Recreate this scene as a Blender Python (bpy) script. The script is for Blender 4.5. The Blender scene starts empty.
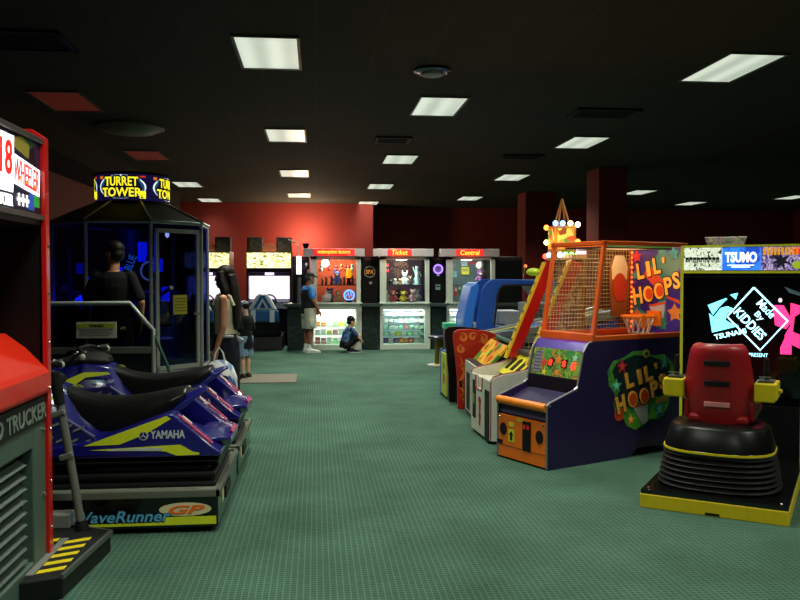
import bpy, bmesh, math, random
from mathutils import Vector, Matrix
RND = random.Random(11)
SC = bpy.context.scene
COL = SC.collection
PI = math.pi

# ------------------------------------------------------------------ materials
def lin(c):
    out = []
    for v in c[:3]:
        v = v / 255.0
        out.append(v / 12.92 if v <= .04045 else ((v + .055) / 1.055) ** 2.4)
    return (out[0], out[1], out[2], 1.0)

MATS = {}
def M(name, col, rough=.5, metal=0.0, em=0.0, ecol=None, var=.12, scale=18.0, coat=0.0, bump=0.0):
    """procedural surface: base colour broken up by a noise, optional bump, coat and emission"""
    if name in MATS: return MATS[name]
    m = bpy.data.materials.new(name); m.use_nodes = True
    nt = m.node_tree; b = nt.nodes['Principled BSDF']
    b.inputs['Roughness'].default_value = rough
    b.inputs['Metallic'].default_value = metal
    b.inputs['Coat Weight'].default_value = coat
    if max(col) < 60 and not coat: b.inputs['Specular IOR Level'].default_value = .25
    tc = nt.nodes.new('ShaderNodeTexCoord')
    nz = nt.nodes.new('ShaderNodeTexNoise'); nz.inputs['Scale'].default_value = scale; nz.inputs['Detail'].default_value = 3
    nt.links.new(tc.outputs['Object'], nz.inputs['Vector'])
    mx = nt.nodes.new('ShaderNodeMix'); mx.data_type = 'RGBA'
    c = lin(col)
    mx.inputs[6].default_value = (c[0]*(1-var), c[1]*(1-var), c[2]*(1-var), 1)
    mx.inputs[7].default_value = (min(1, c[0]*(1+var)), min(1, c[1]*(1+var)), min(1, c[2]*(1+var)), 1)
    nt.links.new(nz.outputs['Fac'], mx.inputs[0])
    nt.links.new(mx.outputs[2], b.inputs['Base Color'])
    if bump:
        bp = nt.nodes.new('ShaderNodeBump'); bp.inputs['Strength'].default_value = bump; bp.inputs['Distance'].default_value = .01
        nt.links.new(nz.outputs['Fac'], bp.inputs['Height']); nt.links.new(bp.outputs['Normal'], b.inputs['Normal'])
    if em:
        b.inputs['Emission Color'].default_value = lin(ecol or col)
        b.inputs['Emission Strength'].default_value = em
    MATS[name] = m
    return m

def pattern(name, cols, scale=6.0, em=0.0, rough=.4, kind='VORONOI', seed=0.0, stretch=(1, 1, 1)):
    """printed artwork: hard-edged patches of several ink colours"""
    if name in MATS: return MATS[name]
    m = bpy.data.materials.new(name); m.use_nodes = True
    nt = m.node_tree; b = nt.nodes['Principled BSDF']; b.inputs['Roughness'].default_value = rough
    tc = nt.nodes.new('ShaderNodeTexCoord'); mp = nt.nodes.new('ShaderNodeMapping')
    mp.inputs['Location'].default_value = (seed, seed*1.7, seed*.6); mp.inputs['Scale'].default_value = stretch
    nt.links.new(tc.outputs['Object'], mp.inputs['Vector'])
    if kind == 'VORONOI':
        t = nt.nodes.new('ShaderNodeTexVoronoi'); t.inputs['Scale'].default_value = scale
        sep = nt.nodes.new('ShaderNodeSeparateColor'); nt.links.new(t.outputs['Color'], sep.inputs[0]); o = sep.outputs[0]
    else:
        t = nt.nodes.new('ShaderNodeTexNoise'); t.inputs['Scale'].default_value = scale; t.inputs['Detail'].default_value = 2
        t.inputs['Distortion'].default_value = 1.5
        mr = nt.nodes.new('ShaderNodeMapRange'); mr.inputs[1].default_value = .3; mr.inputs[2].default_value = .7
        nt.links.new(t.outputs['Fac'], mr.inputs[0]); o = mr.outputs[0]
    nt.links.new(mp.outputs[0], t.inputs['Vector'])
    r = nt.nodes.new('ShaderNodeValToRGB'); r.color_ramp.interpolation = 'CONSTANT' if kind == 'VORONOI' else 'EASE'
    e = r.color_ramp.elements
    while len(e) < len(cols): e.new(.5)
    for i, c in enumerate(cols):
        e[i].position = i / len(cols); e[i].color = lin(c)
    nt.links.new(o, r.inputs[0]); nt.links.new(r.outputs[0], b.inputs['Base Color'])
    if em:
        nt.links.new(r.outputs[0], b.inputs['Emission Color']); b.inputs['Emission Strength'].default_value = em
    MATS[name] = m
    return m

def glass(name, tint=(255, 255, 255), gloss=.9):
    if name in MATS: return MATS[name]
    m = bpy.data.materials.new(name); m.use_nodes = True
    nt = m.node_tree; nt.nodes.remove(nt.nodes['Principled BSDF'])
    out = nt.nodes['Material Output']
    t = nt.nodes.new('ShaderNodeBsdfTransparent'); t.inputs[0].default_value = lin(tint)
    g = nt.nodes.new('ShaderNodeBsdfGlossy'); g.inputs['Roughness'].default_value = .04
    f = nt.nodes.new('ShaderNodeFresnel'); f.inputs[0].default_value = 1.45
    mu = nt.nodes.new('ShaderNodeMath'); mu.operation = 'MULTIPLY'; mu.inputs[1].default_value = gloss
    x = nt.nodes.new('ShaderNodeMixShader')
    nt.links.new(f.outputs[0], mu.inputs[0]); nt.links.new(mu.outputs[0], x.inputs[0])
    nt.links.new(t.outputs[0], x.inputs[1]); nt.links.new(g.outputs[0], x.inputs[2]); nt.links.new(x.outputs[0], out.inputs[0])
    MATS[name] = m
    return m

# ------------------------------------------------------------------ mesh builder
class MB:
    def __init__(s): s.v = []; s.f = []; s.mi = []; s.cur = 0
    def mat(s, i): s.cur = i; return s
    def add(s, vs, fs):
        o = len(s.v); s.v += [tuple(p) for p in vs]
        s.f += [tuple(i + o for i in f) for f in fs]; s.mi += [s.cur] * len(fs); return s
    def box(s, x0, x1, y0, y1, z0, z1):
        return s.add([(x, y, z) for z in (z0, z1) for y in (y0, y1) for x in (x0, x1)],
                     [(0,2,3,1),(4,5,7,6),(0,1,5,4),(2,6,7,3),(0,4,6,2),(1,3,7,5)])
    def obox(s, c, d, ax, up=(0, 0, 1)):
        """box of size d=(along, across, up) centred at c, long axis ax"""
        a = Vector(ax).normalized(); u = Vector(up); w = u.cross(a).normalized(); u = a.cross(w).normalized(); c = Vector(c)
        vs = [c + a*(i*d[0]/2) + w*(j*d[1]/2) + u*(k*d[2]/2) for k in (-1, 1) for j in (-1, 1) for i in (-1, 1)]
        return s.add(vs, [(0,2,3,1),(4,5,7,6),(0,1,5,4),(2,6,7,3),(0,4,6,2),(1,3,7,5)])
    def loft(s, rings, cap=True):
        n = len(rings[0]); vs = [p for r in rings for p in r]; fs = []
        for i in range(len(rings)-1):
            for j in range(n):
                k = (j+1) % n; fs.append((i*n+j, i*n+k, (i+1)*n+k, (i+1)*n+j))
        if cap: fs.append(tuple(range(n-1, -1, -1))); fs.append(tuple(range((len(rings)-1)*n, len(rings)*n)))
        return s.add(vs, fs)
    def tube(s, pts, r, seg=8, ry=None, lat=None):
        pts = [Vector(p) for p in pts]
        rs = r if isinstance(r, (list, tuple)) else [r]*len(pts)
        rings = []; w = Vector(lat).normalized() if lat else None
        for i, p in enumerate(pts):
            t = (pts[min(i+1, len(pts)-1)] - pts[max(i-1, 0)]).normalized()
            if w is None:
                w = t.cross(Vector((0, 0, 1)))
                if w.length < .05: w = t.cross(Vector((0, 1, 0)))
            w = (w - t*w.dot(t)).normalized(); u = t.cross(w)
            q = ry[i] if ry else rs[i]
            rings.append([p + w*(rs[i]*math.cos(a)) + u*(q*math.sin(a)) for a in [2*PI*j/seg for j in range(seg)]])
        return s.loft(rings)
    def cap(s, a, b, ra, rb, seg=10):
        """tapered limb with round ends"""
        a = Vector(a); b = Vector(b); d = (b-a).normalized()
        pts = []; rs = []
        for k in (80, 50, 22): pts.append(a - d*ra*math.sin(math.radians(k))); rs.append(ra*math.cos(math.radians(k)))
        pts += [a, b]; rs += [ra, rb]
        for k in (22, 50, 80): pts.append(b + d*rb*math.sin(math.radians(k))); rs.append(rb*math.cos(math.radians(k)))
        return s.tube(pts, rs, seg)
    def lathe(s, prof, c=(0, 0, 0), seg=24):
        rings = [[(c[0]+r*math.cos(2*PI*j/seg), c[1]+r*math.sin(2*PI*j/seg), c[2]+z) for j in range(seg)] for r, z in prof]
        return s.loft(rings)
    def ball(s, c, r, seg=12, n=8):
        if not isinstance(r, (list, tuple)): r = (r, r, r)
        rings = []
        for i in range(n+1):
            a = -PI/2 + PI*i/n; k = max(math.cos(a), .02)
            rings.append([(c[0]+r[0]*k*math.cos(2*PI*j/seg), c[1]+r[1]*k*math.sin(2*PI*j/seg), c[2]+r[2]*math.sin(a)) for j in range(seg)])
        return s.loft(rings)
    def prism(s, poly, ax, a, b):
        """2D outline pulled along one axis: ax 'y' takes (x,z) points, 'x' (y,z), 'z' (x,y)"""
        def P(p, t): return {'y': (p[0], t, p[1]), 'x': (t, p[0], p[1]), 'z': (p[0], p[1], t)}[ax]
        return s.loft([[P(p, a) for p in poly], [P(p, b) for p in poly]])
    def plate(s, poly, O, r, u, d=.003):
        """flat shape of thickness d standing on the surface at O spanned by r (right) and u (up)"""
        O, r, u = Vector(O), Vector(r).normalized(), Vector(u).normalized(); n = r.cross(u)
        return s.loft([[O + r*x + u*y for x, y in poly], [O + r*x + u*y + n*d for x, y in poly]])
    def build(s, name, mats, parent=None, bev=0.0, smooth=False, seg=2, sub=0):
        me = bpy.data.meshes.new(name)
        me.from_pydata(s.v, [], s.f)
        if not isinstance(mats, (list, tuple)): mats = [mats]
        for m in mats: me.materials.append(m)
        for p, i in zip(me.polygons, s.mi): p.material_index = min(i, len(mats)-1)
        bm = bmesh.new(); bm.from_mesh(me); bmesh.ops.recalc_face_normals(bm, faces=bm.faces); bm.to_mesh(me); bm.free()
        if smooth:
            me.polygons.foreach_set('use_smooth', [True]*len(me.polygons)); me.set_sharp_from_angle(angle=math.radians(40))
        o = bpy.data.objects.new(name, me); COL.objects.link(o); o.parent = parent
        if bev:
            b = o.modifiers.new('bevel', 'BEVEL'); b.width = bev; b.segments = seg; b.limit_method = 'ANGLE'; b.angle_limit = math.radians(40)
        if sub:
            b = o.modifiers.new('sub', 'SUBSURF'); b.levels = sub; b.render_levels = sub
        return o

def thing(name, label, cat, loc=(0, 0, 0), rz=0.0, group=None):
    o = bpy.data.objects.new(name, None); COL.objects.link(o); o.empty_display_size = .2
    o.location = loc; o.rotation_euler = (0, 0, math.radians(rz)); return tag(o, label, cat, group)
def tag(o, label, cat, group=None):
    o['label'] = label; o['category'] = cat
    if group: o['group'] = group
    return o
def struct(name, mb, m, bev=0.0):
    o = mb.build(name, m, None, bev); o['kind'] = 'structure'; return o
def lab(o, l): o['label'] = l; return o

# lettering -----------------------------------------------------------------
def text(name, s, w, h, m, O, r, u, parent, fat=0.0, d=.003, shear=0.0, cyl=None, spacing=1.0):
    """lettering: the words s fitted into w x h, centred at O on the surface spanned by r, u; cyl bends it round a drum"""
    cu = bpy.data.curves.new(name, 'FONT'); cu.body = s; cu.extrude = .02; cu.offset = fat; cu.shear = shear
    cu.resolution_u = 3; cu.space_character = spacing
    if '\n' in s: cu.align_x = 'CENTER'; cu.space_line = .8
    to = bpy.data.objects.new(name, cu)
    me = bpy.data.meshes.new_from_object(to); bpy.data.objects.remove(to); bpy.data.curves.remove(cu)
    xs = [v.co.x for v in me.vertices]; ys = [v.co.y for v in me.vertices]
    cx, cy = (min(xs)+max(xs))/2, (min(ys)+max(ys))/2; kx, ky = w/(max(xs)-min(xs)), h/(max(ys)-min(ys))
    O, r, u = Vector(O), Vector(r).normalized(), Vector(u).normalized(); n = r.cross(u)
    for v in me.vertices:
        x, y, z = (v.co.x-cx)*kx, (v.co.y-cy)*ky, d*(.5 + v.co.z/.04)
        if cyl:
            a0, R = cyl; a = a0 + x/R
            v.co = O + Vector((math.cos(a)*(R+z), math.sin(a)*(R+z), y))
        else: v.co = O + r*x + u*y + n*z
    me.materials.clear(); me.materials.append(m)
    o = bpy.data.objects.new(name, me); COL.objects.link(o); o.parent = parent
    return o

def star(n, R, r, cx=0, cy=0, rot=PI/2):
    return [(cx+(R if i % 2 == 0 else r)*math.cos(rot+PI*i/n), cy+(R if i % 2 == 0 else r)*math.sin(rot+PI*i/n)) for i in range(2*n)]
def ell(a, b, n=20, cx=0, cy=0): return [(cx+a*math.cos(2*PI*i/n), cy+b*math.sin(2*PI*i/n)) for i in range(n)]
def rect(x0, x1, y0, y1): return [(x0, y0), (x1, y0), (x1, y1), (x0, y1)]

def remesh(mb, name, m, parent, vox=.008, sm=3):
    """fuse overlapping volumes into one continuous skin"""
    o = mb.build(name, m, None)
    a = o.modifiers.new('r', 'REMESH'); a.mode = 'VOXEL'; a.voxel_size = vox
    b = o.modifiers.new('s', 'SMOOTH'); b.iterations = sm; b.factor = .5
    dg = bpy.context.evaluated_depsgraph_get()
    me = bpy.data.meshes.new_from_object(o.evaluated_get(dg), depsgraph=dg)
    me.name = name
    old = o.data; o.modifiers.clear(); o.data = me; bpy.data.meshes.remove(old)
    me.polygons.foreach_set('use_smooth', [True]*len(me.polygons))
    o.parent = parent
    return o

def lamp(name, loc, energy, col=(255, 255, 255), size=.1, parent=None, kind='POINT', rot=None, spread=None, sy=None, blend=.5, ang=90):
    l = bpy.data.lights.new(name, kind); l.energy = energy; l.color = lin(col)[:3]
    if kind == 'AREA':
        l.size = size
        if sy: l.shape = 'RECTANGLE'; l.size_y = sy
        if spread: l.spread = math.radians(spread)
    else:
        l.shadow_soft_size = size
        if kind == 'SPOT': l.spot_size = math.radians(ang); l.spot_blend = blend
    o = bpy.data.objects.new(name, l); COL.objects.link(o); o.location = loc; o.parent = parent
    if rot: o.rotation_euler = [math.radians(a) for a in rot]
    return o

# common materials
BLACK = M('black laminate', (13, 13, 14), .5)
BLKGLOSS = M('black gloss', (10, 10, 11), .18, coat=.4)
RUBBER = M('black rubber', (18, 18, 18), .7, bump=.2)
CHROME = M('chrome', (200, 200, 200), .2, 1.0)
STEEL = M('brushed steel', (150, 152, 150), .4, .9)
GREY = M('grey paint', (120, 122, 118), .5)
LGREY = M('light grey laminate', (176, 186, 178), .5)
WHITE = M('white laminate', (205, 203, 190), .45)
YELLOW = M('yellow paint', (228, 204, 20), .45)
RED = M('red paint', (190, 18, 14), .35, coat=.3)
ORANGE = M('orange paint', (235, 110, 25), .4)
PURPLE = M('dark purple laminate', (34, 22, 72), .45)
CLEAR = glass('clear glass')
# ================================================================== setting
def carpet():
    m = bpy.data.materials.new('teal carpet'); m.use_nodes = True; nt = m.node_tree; b = nt.nodes['Principled BSDF']
    b.inputs['Roughness'].default_value = .95; b.inputs['Specular IOR Level'].default_value = .15
    tc = nt.nodes.new('ShaderNodeTexCoord')
    br = nt.nodes.new('ShaderNodeTexBrick'); br.offset = 0; br.inputs['Scale'].default_value = 1.0
    br.inputs['Brick Width'].default_value = .034; br.inputs['Row Height'].default_value = .03
    br.inputs['Mortar Size'].default_value = .005; br.inputs['Mortar Smooth'].default_value = .6
    br.inputs['Color1'].default_value = lin((53, 85, 75)); br.inputs['Color2'].default_value = lin((60, 92, 79)); br.inputs['Mortar'].default_value = lin((87, 116, 97))
    nt.links.new(tc.outputs['Object'], br.inputs['Vector'])
    n1 = nt.nodes.new('ShaderNodeTexNoise'); n1.inputs['Scale'].default_value = 1.6; n1.inputs['Detail'].default_value = 4
    n2 = nt.nodes.new('ShaderNodeTexNoise'); n2.inputs['Scale'].default_value = 160; n2.inputs['Detail'].default_value = 2
    nt.links.new(tc.outputs['Object'], n1.inputs['Vector']); nt.links.new(tc.outputs['Object'], n2.inputs['Vector'])
    a = nt.nodes.new('ShaderNodeMath'); a.operation = 'ADD'; nt.links.new(n1.outputs['Fac'], a.inputs[0]); nt.links.new(n2.outputs['Fac'], a.inputs[1])
    mr = nt.nodes.new('ShaderNodeMapRange'); mr.inputs[1].default_value = .6; mr.inputs[2].default_value = 1.4; mr.inputs[3].default_value = .5; mr.inputs[4].default_value = 1.2
    nt.links.new(a.outputs[0], mr.inputs[0])
    mx = nt.nodes.new('ShaderNodeMix'); mx.data_type = 'RGBA'; mx.blend_type = 'MULTIPLY'; mx.inputs[0].default_value = 1
    nt.links.new(br.outputs['Color'], mx.inputs[6]); nt.links.new(mr.outputs[0], mx.inputs[7]); nt.links.new(mx.outputs[2], b.inputs['Base Color'])
    bp = nt.nodes.new('ShaderNodeBump'); bp.inputs['Strength'].default_value = .4; bp.inputs['Distance'].default_value = .004
    nt.links.new(n2.outputs['Fac'], bp.inputs['Height']); nt.links.new(bp.outputs['Normal'], b.inputs['Normal'])
    return m
def tiles():
    m = bpy.data.materials.new('dark ceiling tiles'); m.use_nodes = True; nt = m.node_tree; b = nt.nodes['Principled BSDF']
    b.inputs['Roughness'].default_value = .9; b.inputs['Specular IOR Level'].default_value = .1
    tc = nt.nodes.new('ShaderNodeTexCoord')
    br = nt.nodes.new('ShaderNodeTexBrick'); br.offset = 0; br.inputs['Scale'].default_value = 1
    br.inputs['Brick Width'].default_value = .61; br.inputs['Row Height'].default_value = 1.22; br.inputs['Mortar Size'].default_value = .012
    br.inputs['Color1'].default_value = lin((62, 60, 54)); br.inputs['Color2'].default_value = lin((59, 57, 52)); br.inputs['Mortar'].default_value = lin((67, 64, 58))
    nt.links.new(tc.outputs['Object'], br.inputs['Vector']); nt.links.new(br.outputs['Color'], b.inputs['Base Color'])
    return m
REDWALL = M('dark red wall paint', (122, 27, 19), .75, var=.06, scale=3)
X0, X1, Y0, Y1, H = -4.7, 17.0, -1.5, 26.5, 3.9
struct('floor', MB().box(X0-.2, X1+.2, Y0-.2, 28.2, -.1, 0), carpet())
struct('ceiling', MB().box(X0-.2, X1+.2, Y0-.2, 28.2, H, H+.1), tiles())
struct('wall_left', MB().box(X0-.15, X0, Y0, 28, 0, H), REDWALL)
struct('wall_right', MB().box(X1, X1+.15, Y0, 28, 0, H), REDWALL)
struct('wall_back', MB().prism([(X0, 26.5), (1.84, 26.5), (1.84, 27.8), (X1, 27.8), (X1, 28), (X0, 28)], 'z', 0, H), REDWALL)
struct('wall_pillar_front', MB().box(6.0, 6.62, 17, 17.8, 0, H), REDWALL, .01)
struct('wall_pillar_rear', MB().box(5.75, 6.63, 22.2, 23.1, 0, H), REDWALL, .01)
struct('trim_1', MB().box(X0, -3.85, Y0, 24, 3.45, H), M('black soffit paint', (30, 27, 26), .9))
struct('trim_2', MB().prism([(6.9, 9.2), (11.5, 9.2), (12.6, 20.5), (8.6, 20.5)], 'z', 3.86, H), M('dark bulkhead paint', (44, 44, 42), .9))
struct('baseboard_back', MB().box(X0, 1.84, 26.46, 26.5, 0, .12), BLACK)
struct('baseboard_left', MB().box(X0, X0+.03, Y0, 26.4, 0, .12), BLACK)

# ------------------------------------------------------------------ ceiling lights
def lens_mat(name, col, em):
    m = bpy.data.materials.new(name); m.use_nodes = True; nt = m.node_tree; b = nt.nodes['Principled BSDF']
    b.inputs['Base Color'].default_value = lin((190, 195, 185)); b.inputs['Roughness'].default_value = .3
    tc = nt.nodes.new('ShaderNodeTexCoord')
    w = nt.nodes.new('ShaderNodeTexWave'); w.wave_type = 'BANDS'; w.bands_direction = 'X'; w.inputs['Scale'].default_value = 14; w.inputs['Distortion'].default_value = .0
    w2 = nt.nodes.new('ShaderNodeTexWave'); w2.wave_type = 'BANDS'; w2.bands_direction = 'X'; w2.inputs['Scale'].default_value = 1.03
    w2.wave_profile = 'SIN'; w2.inputs['Phase Offset'].default_value = PI/2
    nt.links.new(tc.outputs['Object'], w.inputs['Vector']); nt.links.new(tc.outputs['Object'], w2.inputs['Vector'])
    a = nt.nodes.new('ShaderNodeMath'); a.operation = 'MULTIPLY_ADD'; nt.links.new(w.outputs['Fac'], a.inputs[0]); a.inputs[1].default_value = .22
    nt.links.new(w2.outputs['Fac'], a.inputs[2])
    mr = nt.nodes.new('ShaderNodeMapRange'); mr.inputs[1].default_value = 0; mr.inputs[2].default_value = 1.2; mr.inputs[3].default_value = em*.62; mr.inputs[4].default_value = em
    nt.links.new(a.outputs[0], mr.inputs[0]); nt.links.new(mr.outputs[0], b.inputs['Emission Strength'])
    b.inputs['Emission Color'].default_value = lin(col)
    return m
LENS = lens_mat('lit prismatic lens', (228, 240, 220), .86)
LENSOFF = M('unlit lens with painted red reflection', (150, 60, 50), .35, em=.06, ecol=(190, 70, 55))  # fixture is off; the red wall's reflection is painted in as faint emission
FRAMEM = M('light fixture frame', (70, 70, 66), .5)
LIGHT_W = 70.0
def ceiling_light(x, y, label, on=True):
    t = thing('ceiling_light', label, 'ceiling light', (x, y, H), 0, 'recessed ceiling light panels')
    f = MB()
    for a in ((-.33, -.30, -.63, .63), (.30, .33, -.63, .63), (-.30, .30, -.63, -.60), (-.30, .30, .60, .63)): f.box(a[0], a[1], a[2], a[3], -.022, 0)
    f.build('light_frame', FRAMEM, t)
    MB().box(-.30, .30, -.60, .60, -.012, -.002).build('diffuser', LENS if on else LENSOFF, t)
    if on: lamp('tube_lamp', (0, 0, -.03), LIGHT_W*(.3 if y > 23.5 else 1.0), (244, 250, 230), .56, t, 'AREA', spread=(138 if x > 4 else 126) if y < 20 else 100, sy=1.16)
    return t
rows = [
 (-.48, [8.65, 13.66, 18.7, 23.8], 'in the row over the left aisle'),
 (1.66, [11.12, 16.24, 21.2, 26.1], 'in the row over the middle aisle'),
 (4.57, [8.74, 13.86, 18.94, 24.2], 'in the row over the basketball game'),
 (8.9, [16.88, 21.98], 'right of the red pillar'),
 (-3.22, [21.22, 25.6], 'behind the tower drum sign')]
ordn = ['nearest', 'second nearest', 'third nearest', 'farthest']
for x, ys, where in rows:
    for i, y in enumerate(ys):
        n = ordn[i] if len(ys) == 4 else ('nearer' if i == 0 else 'farther')
        ceiling_light(x, y, '%s lit ceiling panel %s' % (n, where))
ceiling_light(11.91, 25.2, 'small lit ceiling light panel far right above the back wall')
ceiling_light(13.98, 22.9, 'lit ceiling light panel cut by the right edge of the photo')
ceiling_light(-3.27, 11.3, 'dim reddish ceiling light panel nearest at upper left', False)
ceiling_light(-3.21, 16.2, 'dim reddish ceiling light panel above the drum sign', False)
# the same rows carry on over and behind the camera
for x, y in ((-.48, 3.6), (1.66, 6.1), (4.57, 3.7), (8.9, 6.7), (8.9, 11.8), (1.66, 1.0)):
    lamp('ceiling_lamp', (x, y, H-.03), LIGHT_W*.8, (244, 250, 230), .56, None, 'AREA', spread=126, sy=1.16)

def vent(x, y, w, d, label):
    t = thing('ceiling_vent', label, 'air vent', (x, y, H), 0, 'ceiling vents')
    f = MB()
    for a in ((-w, -w+.05, -d, d), (w-.05, w, -d, d), (-w, w, -d, -d+.05), (-w, w, d-.05, d)): f.box(*a, -.03, 0)
    f.build('vent_frame', BLACK, t)
    s = MB()
    for k in range(7):
        y0 = -d+.06+k*(2*d-.12)/7; s.obox((0, y0+.03, -.015), (2*w-.1, .05, .006), (1, 0, 0), (0, .5, 1))
    s.build('louvre', M('vent louvre', (22, 22, 22), .6), t)
vent(1.30, 13.9, .3, .3, 'square dark ceiling vent beside the second light of the middle row')
vent(4.05, 11.3, .45, .3, 'dark ceiling vent between two lights of the right row')
vent(3.95, 15.6, .4, .25, 'small dark ceiling vent in front of the red pillar')
vent(-2.85, 8.4, .45, .35, 'dark ceiling vent in the upper left corner')
d = thing('smoke_detector', 'round ceiling sensor between the two nearest lights at top', 'smoke detector', (1.3, 9.15, H))
MB().lathe([(.2, 0), (.21, -.03), (.17, -.05), (.15, -.05)], seg=28).build('ring', BLKGLOSS, d, smooth=True)
MB().lathe([(.13, -.02), (.12, -.07), (.05, -.09), (.001, -.09)], seg=24).build('sensor_dome', M('sensor dome', (120, 120, 118), .4), d, smooth=True)
d = thing('dome_lamp', 'unlit wide round ceiling dome above the shooting tower', 'ceiling light', (-2.86, 13.15, H))
MB().lathe([(.52, 0), (.52, -.03), (.47, -.05)], seg=32).build('rim', M('dome rim', (90, 92, 80), .5), d, smooth=True)
MB().lathe([(.46, -.04), (.38, -.09), (.2, -.12), (.001, -.125)], seg=32).build('dome', M('dome shade', (120, 124, 104), .5), d, smooth=True)
# ================================================================== truck driving cabinet (left foreground)
tr = thing('truck_driving_cabinet', 'truck driving arcade cabinet with red hood at left edge of photo', 'arcade machine', (-1.42, 4.55, 0))
# local: x out to the aisle, y along the wall (negative towards the camera)
Wd = 1.16
body = MB(); body.box(-1.1, -.07, -Wd+.05, -.05, 0, .8); body.box(-1.15, -.75, -Wd+.05, -.05, .8, 2.22)
body.build('body', BLACK, tr, .006)
side = [(-1.2, 0), (0, 0), (0, 2.32), (-.06, 2.36), (-1.0, 2.36), (-1.2, 2.2)]
for y0, y1 in ((-.05, 0), (-Wd, -Wd+.05)):
    p = MB().prism(side, 'y', y0, y1).build('side_panel', BLACK, tr, .006)
    MB().prism([(-.05, .01), (.006, .01), (.006, 2.322), (-.06, 2.366), (-1.0, 2.366), (-1.0, 2.34), (-.07, 2.34), (-.022, 2.31), (-.022, .01)], 'y', y0-.004, y1+.004).build('edge_moulding', M('cabinet red edge', (196, 22, 16), .3, coat=.4), p, .004)
    bl = MB()
    for z in (.25, .5, .78, 1.0, 1.24, 1.5, 1.75): bl.ball((.008, (y0+y1)/2, z), (.006, .009, .009), 8, 6)
    bl.build('bolt', CHROME, p)
sc = MB().obox((-.55, -Wd/2, 1.52), (.9, Wd-.16, .03), (.18, 0, .9), (0, 1, 0)); sc.v = []; sc.f = []; sc.mi = []
MB().prism([(-.72, 1.26), (-.70, 1.26), (-.40, 1.88), (-.42, 1.88)], 'y', -Wd+.06, -.06).build('screen', M('dark screen glass', (6, 6, 8), .12, coat=.5), tr)
MB().prism([(-.75, 1.24), (-.30, 1.86), (-.02, 1.86), (-.02, 1.90), (-.75, 1.90)], 'y', -Wd+.05, -.05).build('visor', BLACK, tr)
mq = MB().box(-.5, -.02, -Wd+.05, -.05, 1.92, 2.28).build('marquee', pattern('truck marquee art', [(8, 10, 26), (10, 22, 50), (6, 8, 14), (20, 60, 40), (14, 14, 40)], 7, em=.5, seed=3), tr, .004)
MB().box(-.06, 0, -Wd+.05, -.05, 2.285, 2.315).build('marquee_rail', M('marquee rail', (90, 86, 84), .35, .6), tr, .005)
MB().box(-.06, 0, -Wd+.05, -.05, 1.885, 1.915).build('marquee_rail', M('marquee rail', (90, 86, 84), .35, .6), tr, .005)
LIT = M('lit white sign', (255, 255, 255), .4, em=1.5, ecol=(255, 250, 255))
LITRED = M('lit red ink', (200, 20, 20), .4, em=.9, ecol=(235, 40, 30)); LITORG = M('lit orange ink', (230, 120, 20), .4, em=.9, ecol=(240, 130, 20))
rr, uu = (0, 1, 0), (0, 0, 1)
plt = MB().plate([(-.24, -.13), (.13, -.13), (.15, .14), (-.24, .14)], (-.02, -.59, 2.125), rr, uu, .006).build('number_plate', LIT, mq)
text('lettering', '18', .155, .165, LITRED, (-.013, -.553, 2.155), rr, uu, plt, fat=.02, shear=.05)
rw, uw = (0, 1, -.10), (0, .10, 1)
pl2 = MB().plate(rect(-.2, .19, -.07, .07), (-.02, -.27, 2.095), rw, uw, .006).build('name_plate', LIT, mq)
text('lettering', 'WHEELER', .35, .11, LITRED, (-.013, -.275, 2.095), rw, uw, pl2, fat=-.005)
for k in range(7):
    MB().plate(rect(-.018, .018, -.012, .004), (-.0128, -.43+.053*k, 2.083-.0053*k), rw, uw, .002).build('letter_shade', LITORG, pl2) if k in (1, 3, 5) else None
text('lettering', 'PRO TRUCKER', .34, .055, LIT, (-.018, -.63, 1.955), rr, uu, mq, fat=.02)
text('lettering', '+++', .16, .06, LIT, (-.018, -.32, 1.97), rr, uu, mq, fat=.03)
GL = M('lit green ink', (30, 150, 60), .4, em=.5); BLU = M('lit blue ink', (30, 80, 180), .4, em=.5)
MB().plate([(-.03, -.12), (.05, -.12), (.05, .05), (0, .08), (-.03, .02)], (-.02, -.13, 2.07), rr, uu).build('picture', GL, mq)
MB().plate([(-.04, -.05), (.04, -.05), (.03, .03), (-.02, .04)], (-.02, -.2, 1.98), rr, uu).build('picture', BLU, mq)
MB().plate([(-.1, -.02), (.1, -.05), (.11, .02), (0, .045), (-.09, .03)], (-.02, -.33, 2.235), rr, uu).build('picture', M('lit olive ink', (120, 110, 40), .4, em=.4), mq)
# hood, name band and radiator grille
hood = [(-.72, 1.24), (-.35, 1.305), (-.20, 1.295), (-.10, 1.22), (0, 1.115), (.02, 1.09), (.02, .985), (-.02, .965), (-.72, .965)]
MB().prism(hood, 'y', -Wd+.05, -.055).build('hood', M('truck hood red', (228, 40, 14), .35, coat=.3), tr, .02, seg=3)
nb = MB().box(-.6, -.005, -Wd+.05, -.05, .835, .965).build('name_band', M('dark name band', (26, 34, 32), .5), tr)
text('lettering', 'PRO TRUCKER', .84, .085, M('band grey ink', (120, 132, 124), .5), (-.005, -.475, .895), rr, uu, nb, fat=.02)
gm = M('grille grey green', (74, 96, 86), .5, bump=.1)
g = MB(); g.box(-.09, -.012, -Wd+.05, -Wd+.2, .03, .835); g.box(-.09, -.012, -.24, -.05, .03, .835); g.box(-.09, -.012, -Wd+.2, -.24, .72, .835); g.box(-.09, -.012, -Wd+.2, -.24, .03, .14)
gf = g.build('grille', gm, tr, .008)
for k in range(9):
    MB().obox((-.05, -.68, .18+.06*k), (.8-.05, .06, .012), (0, 1, 0), (.5, 0, .8)).build('slat', M('grille slat', (60, 78, 70), .4), gf)
MB().box(-.089, -.08, -Wd+.2, -.24, .14, .72).build('grille_back', M('grille dark backing', (16, 20, 19), .8), gf)  # dark board backing the slats
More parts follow.
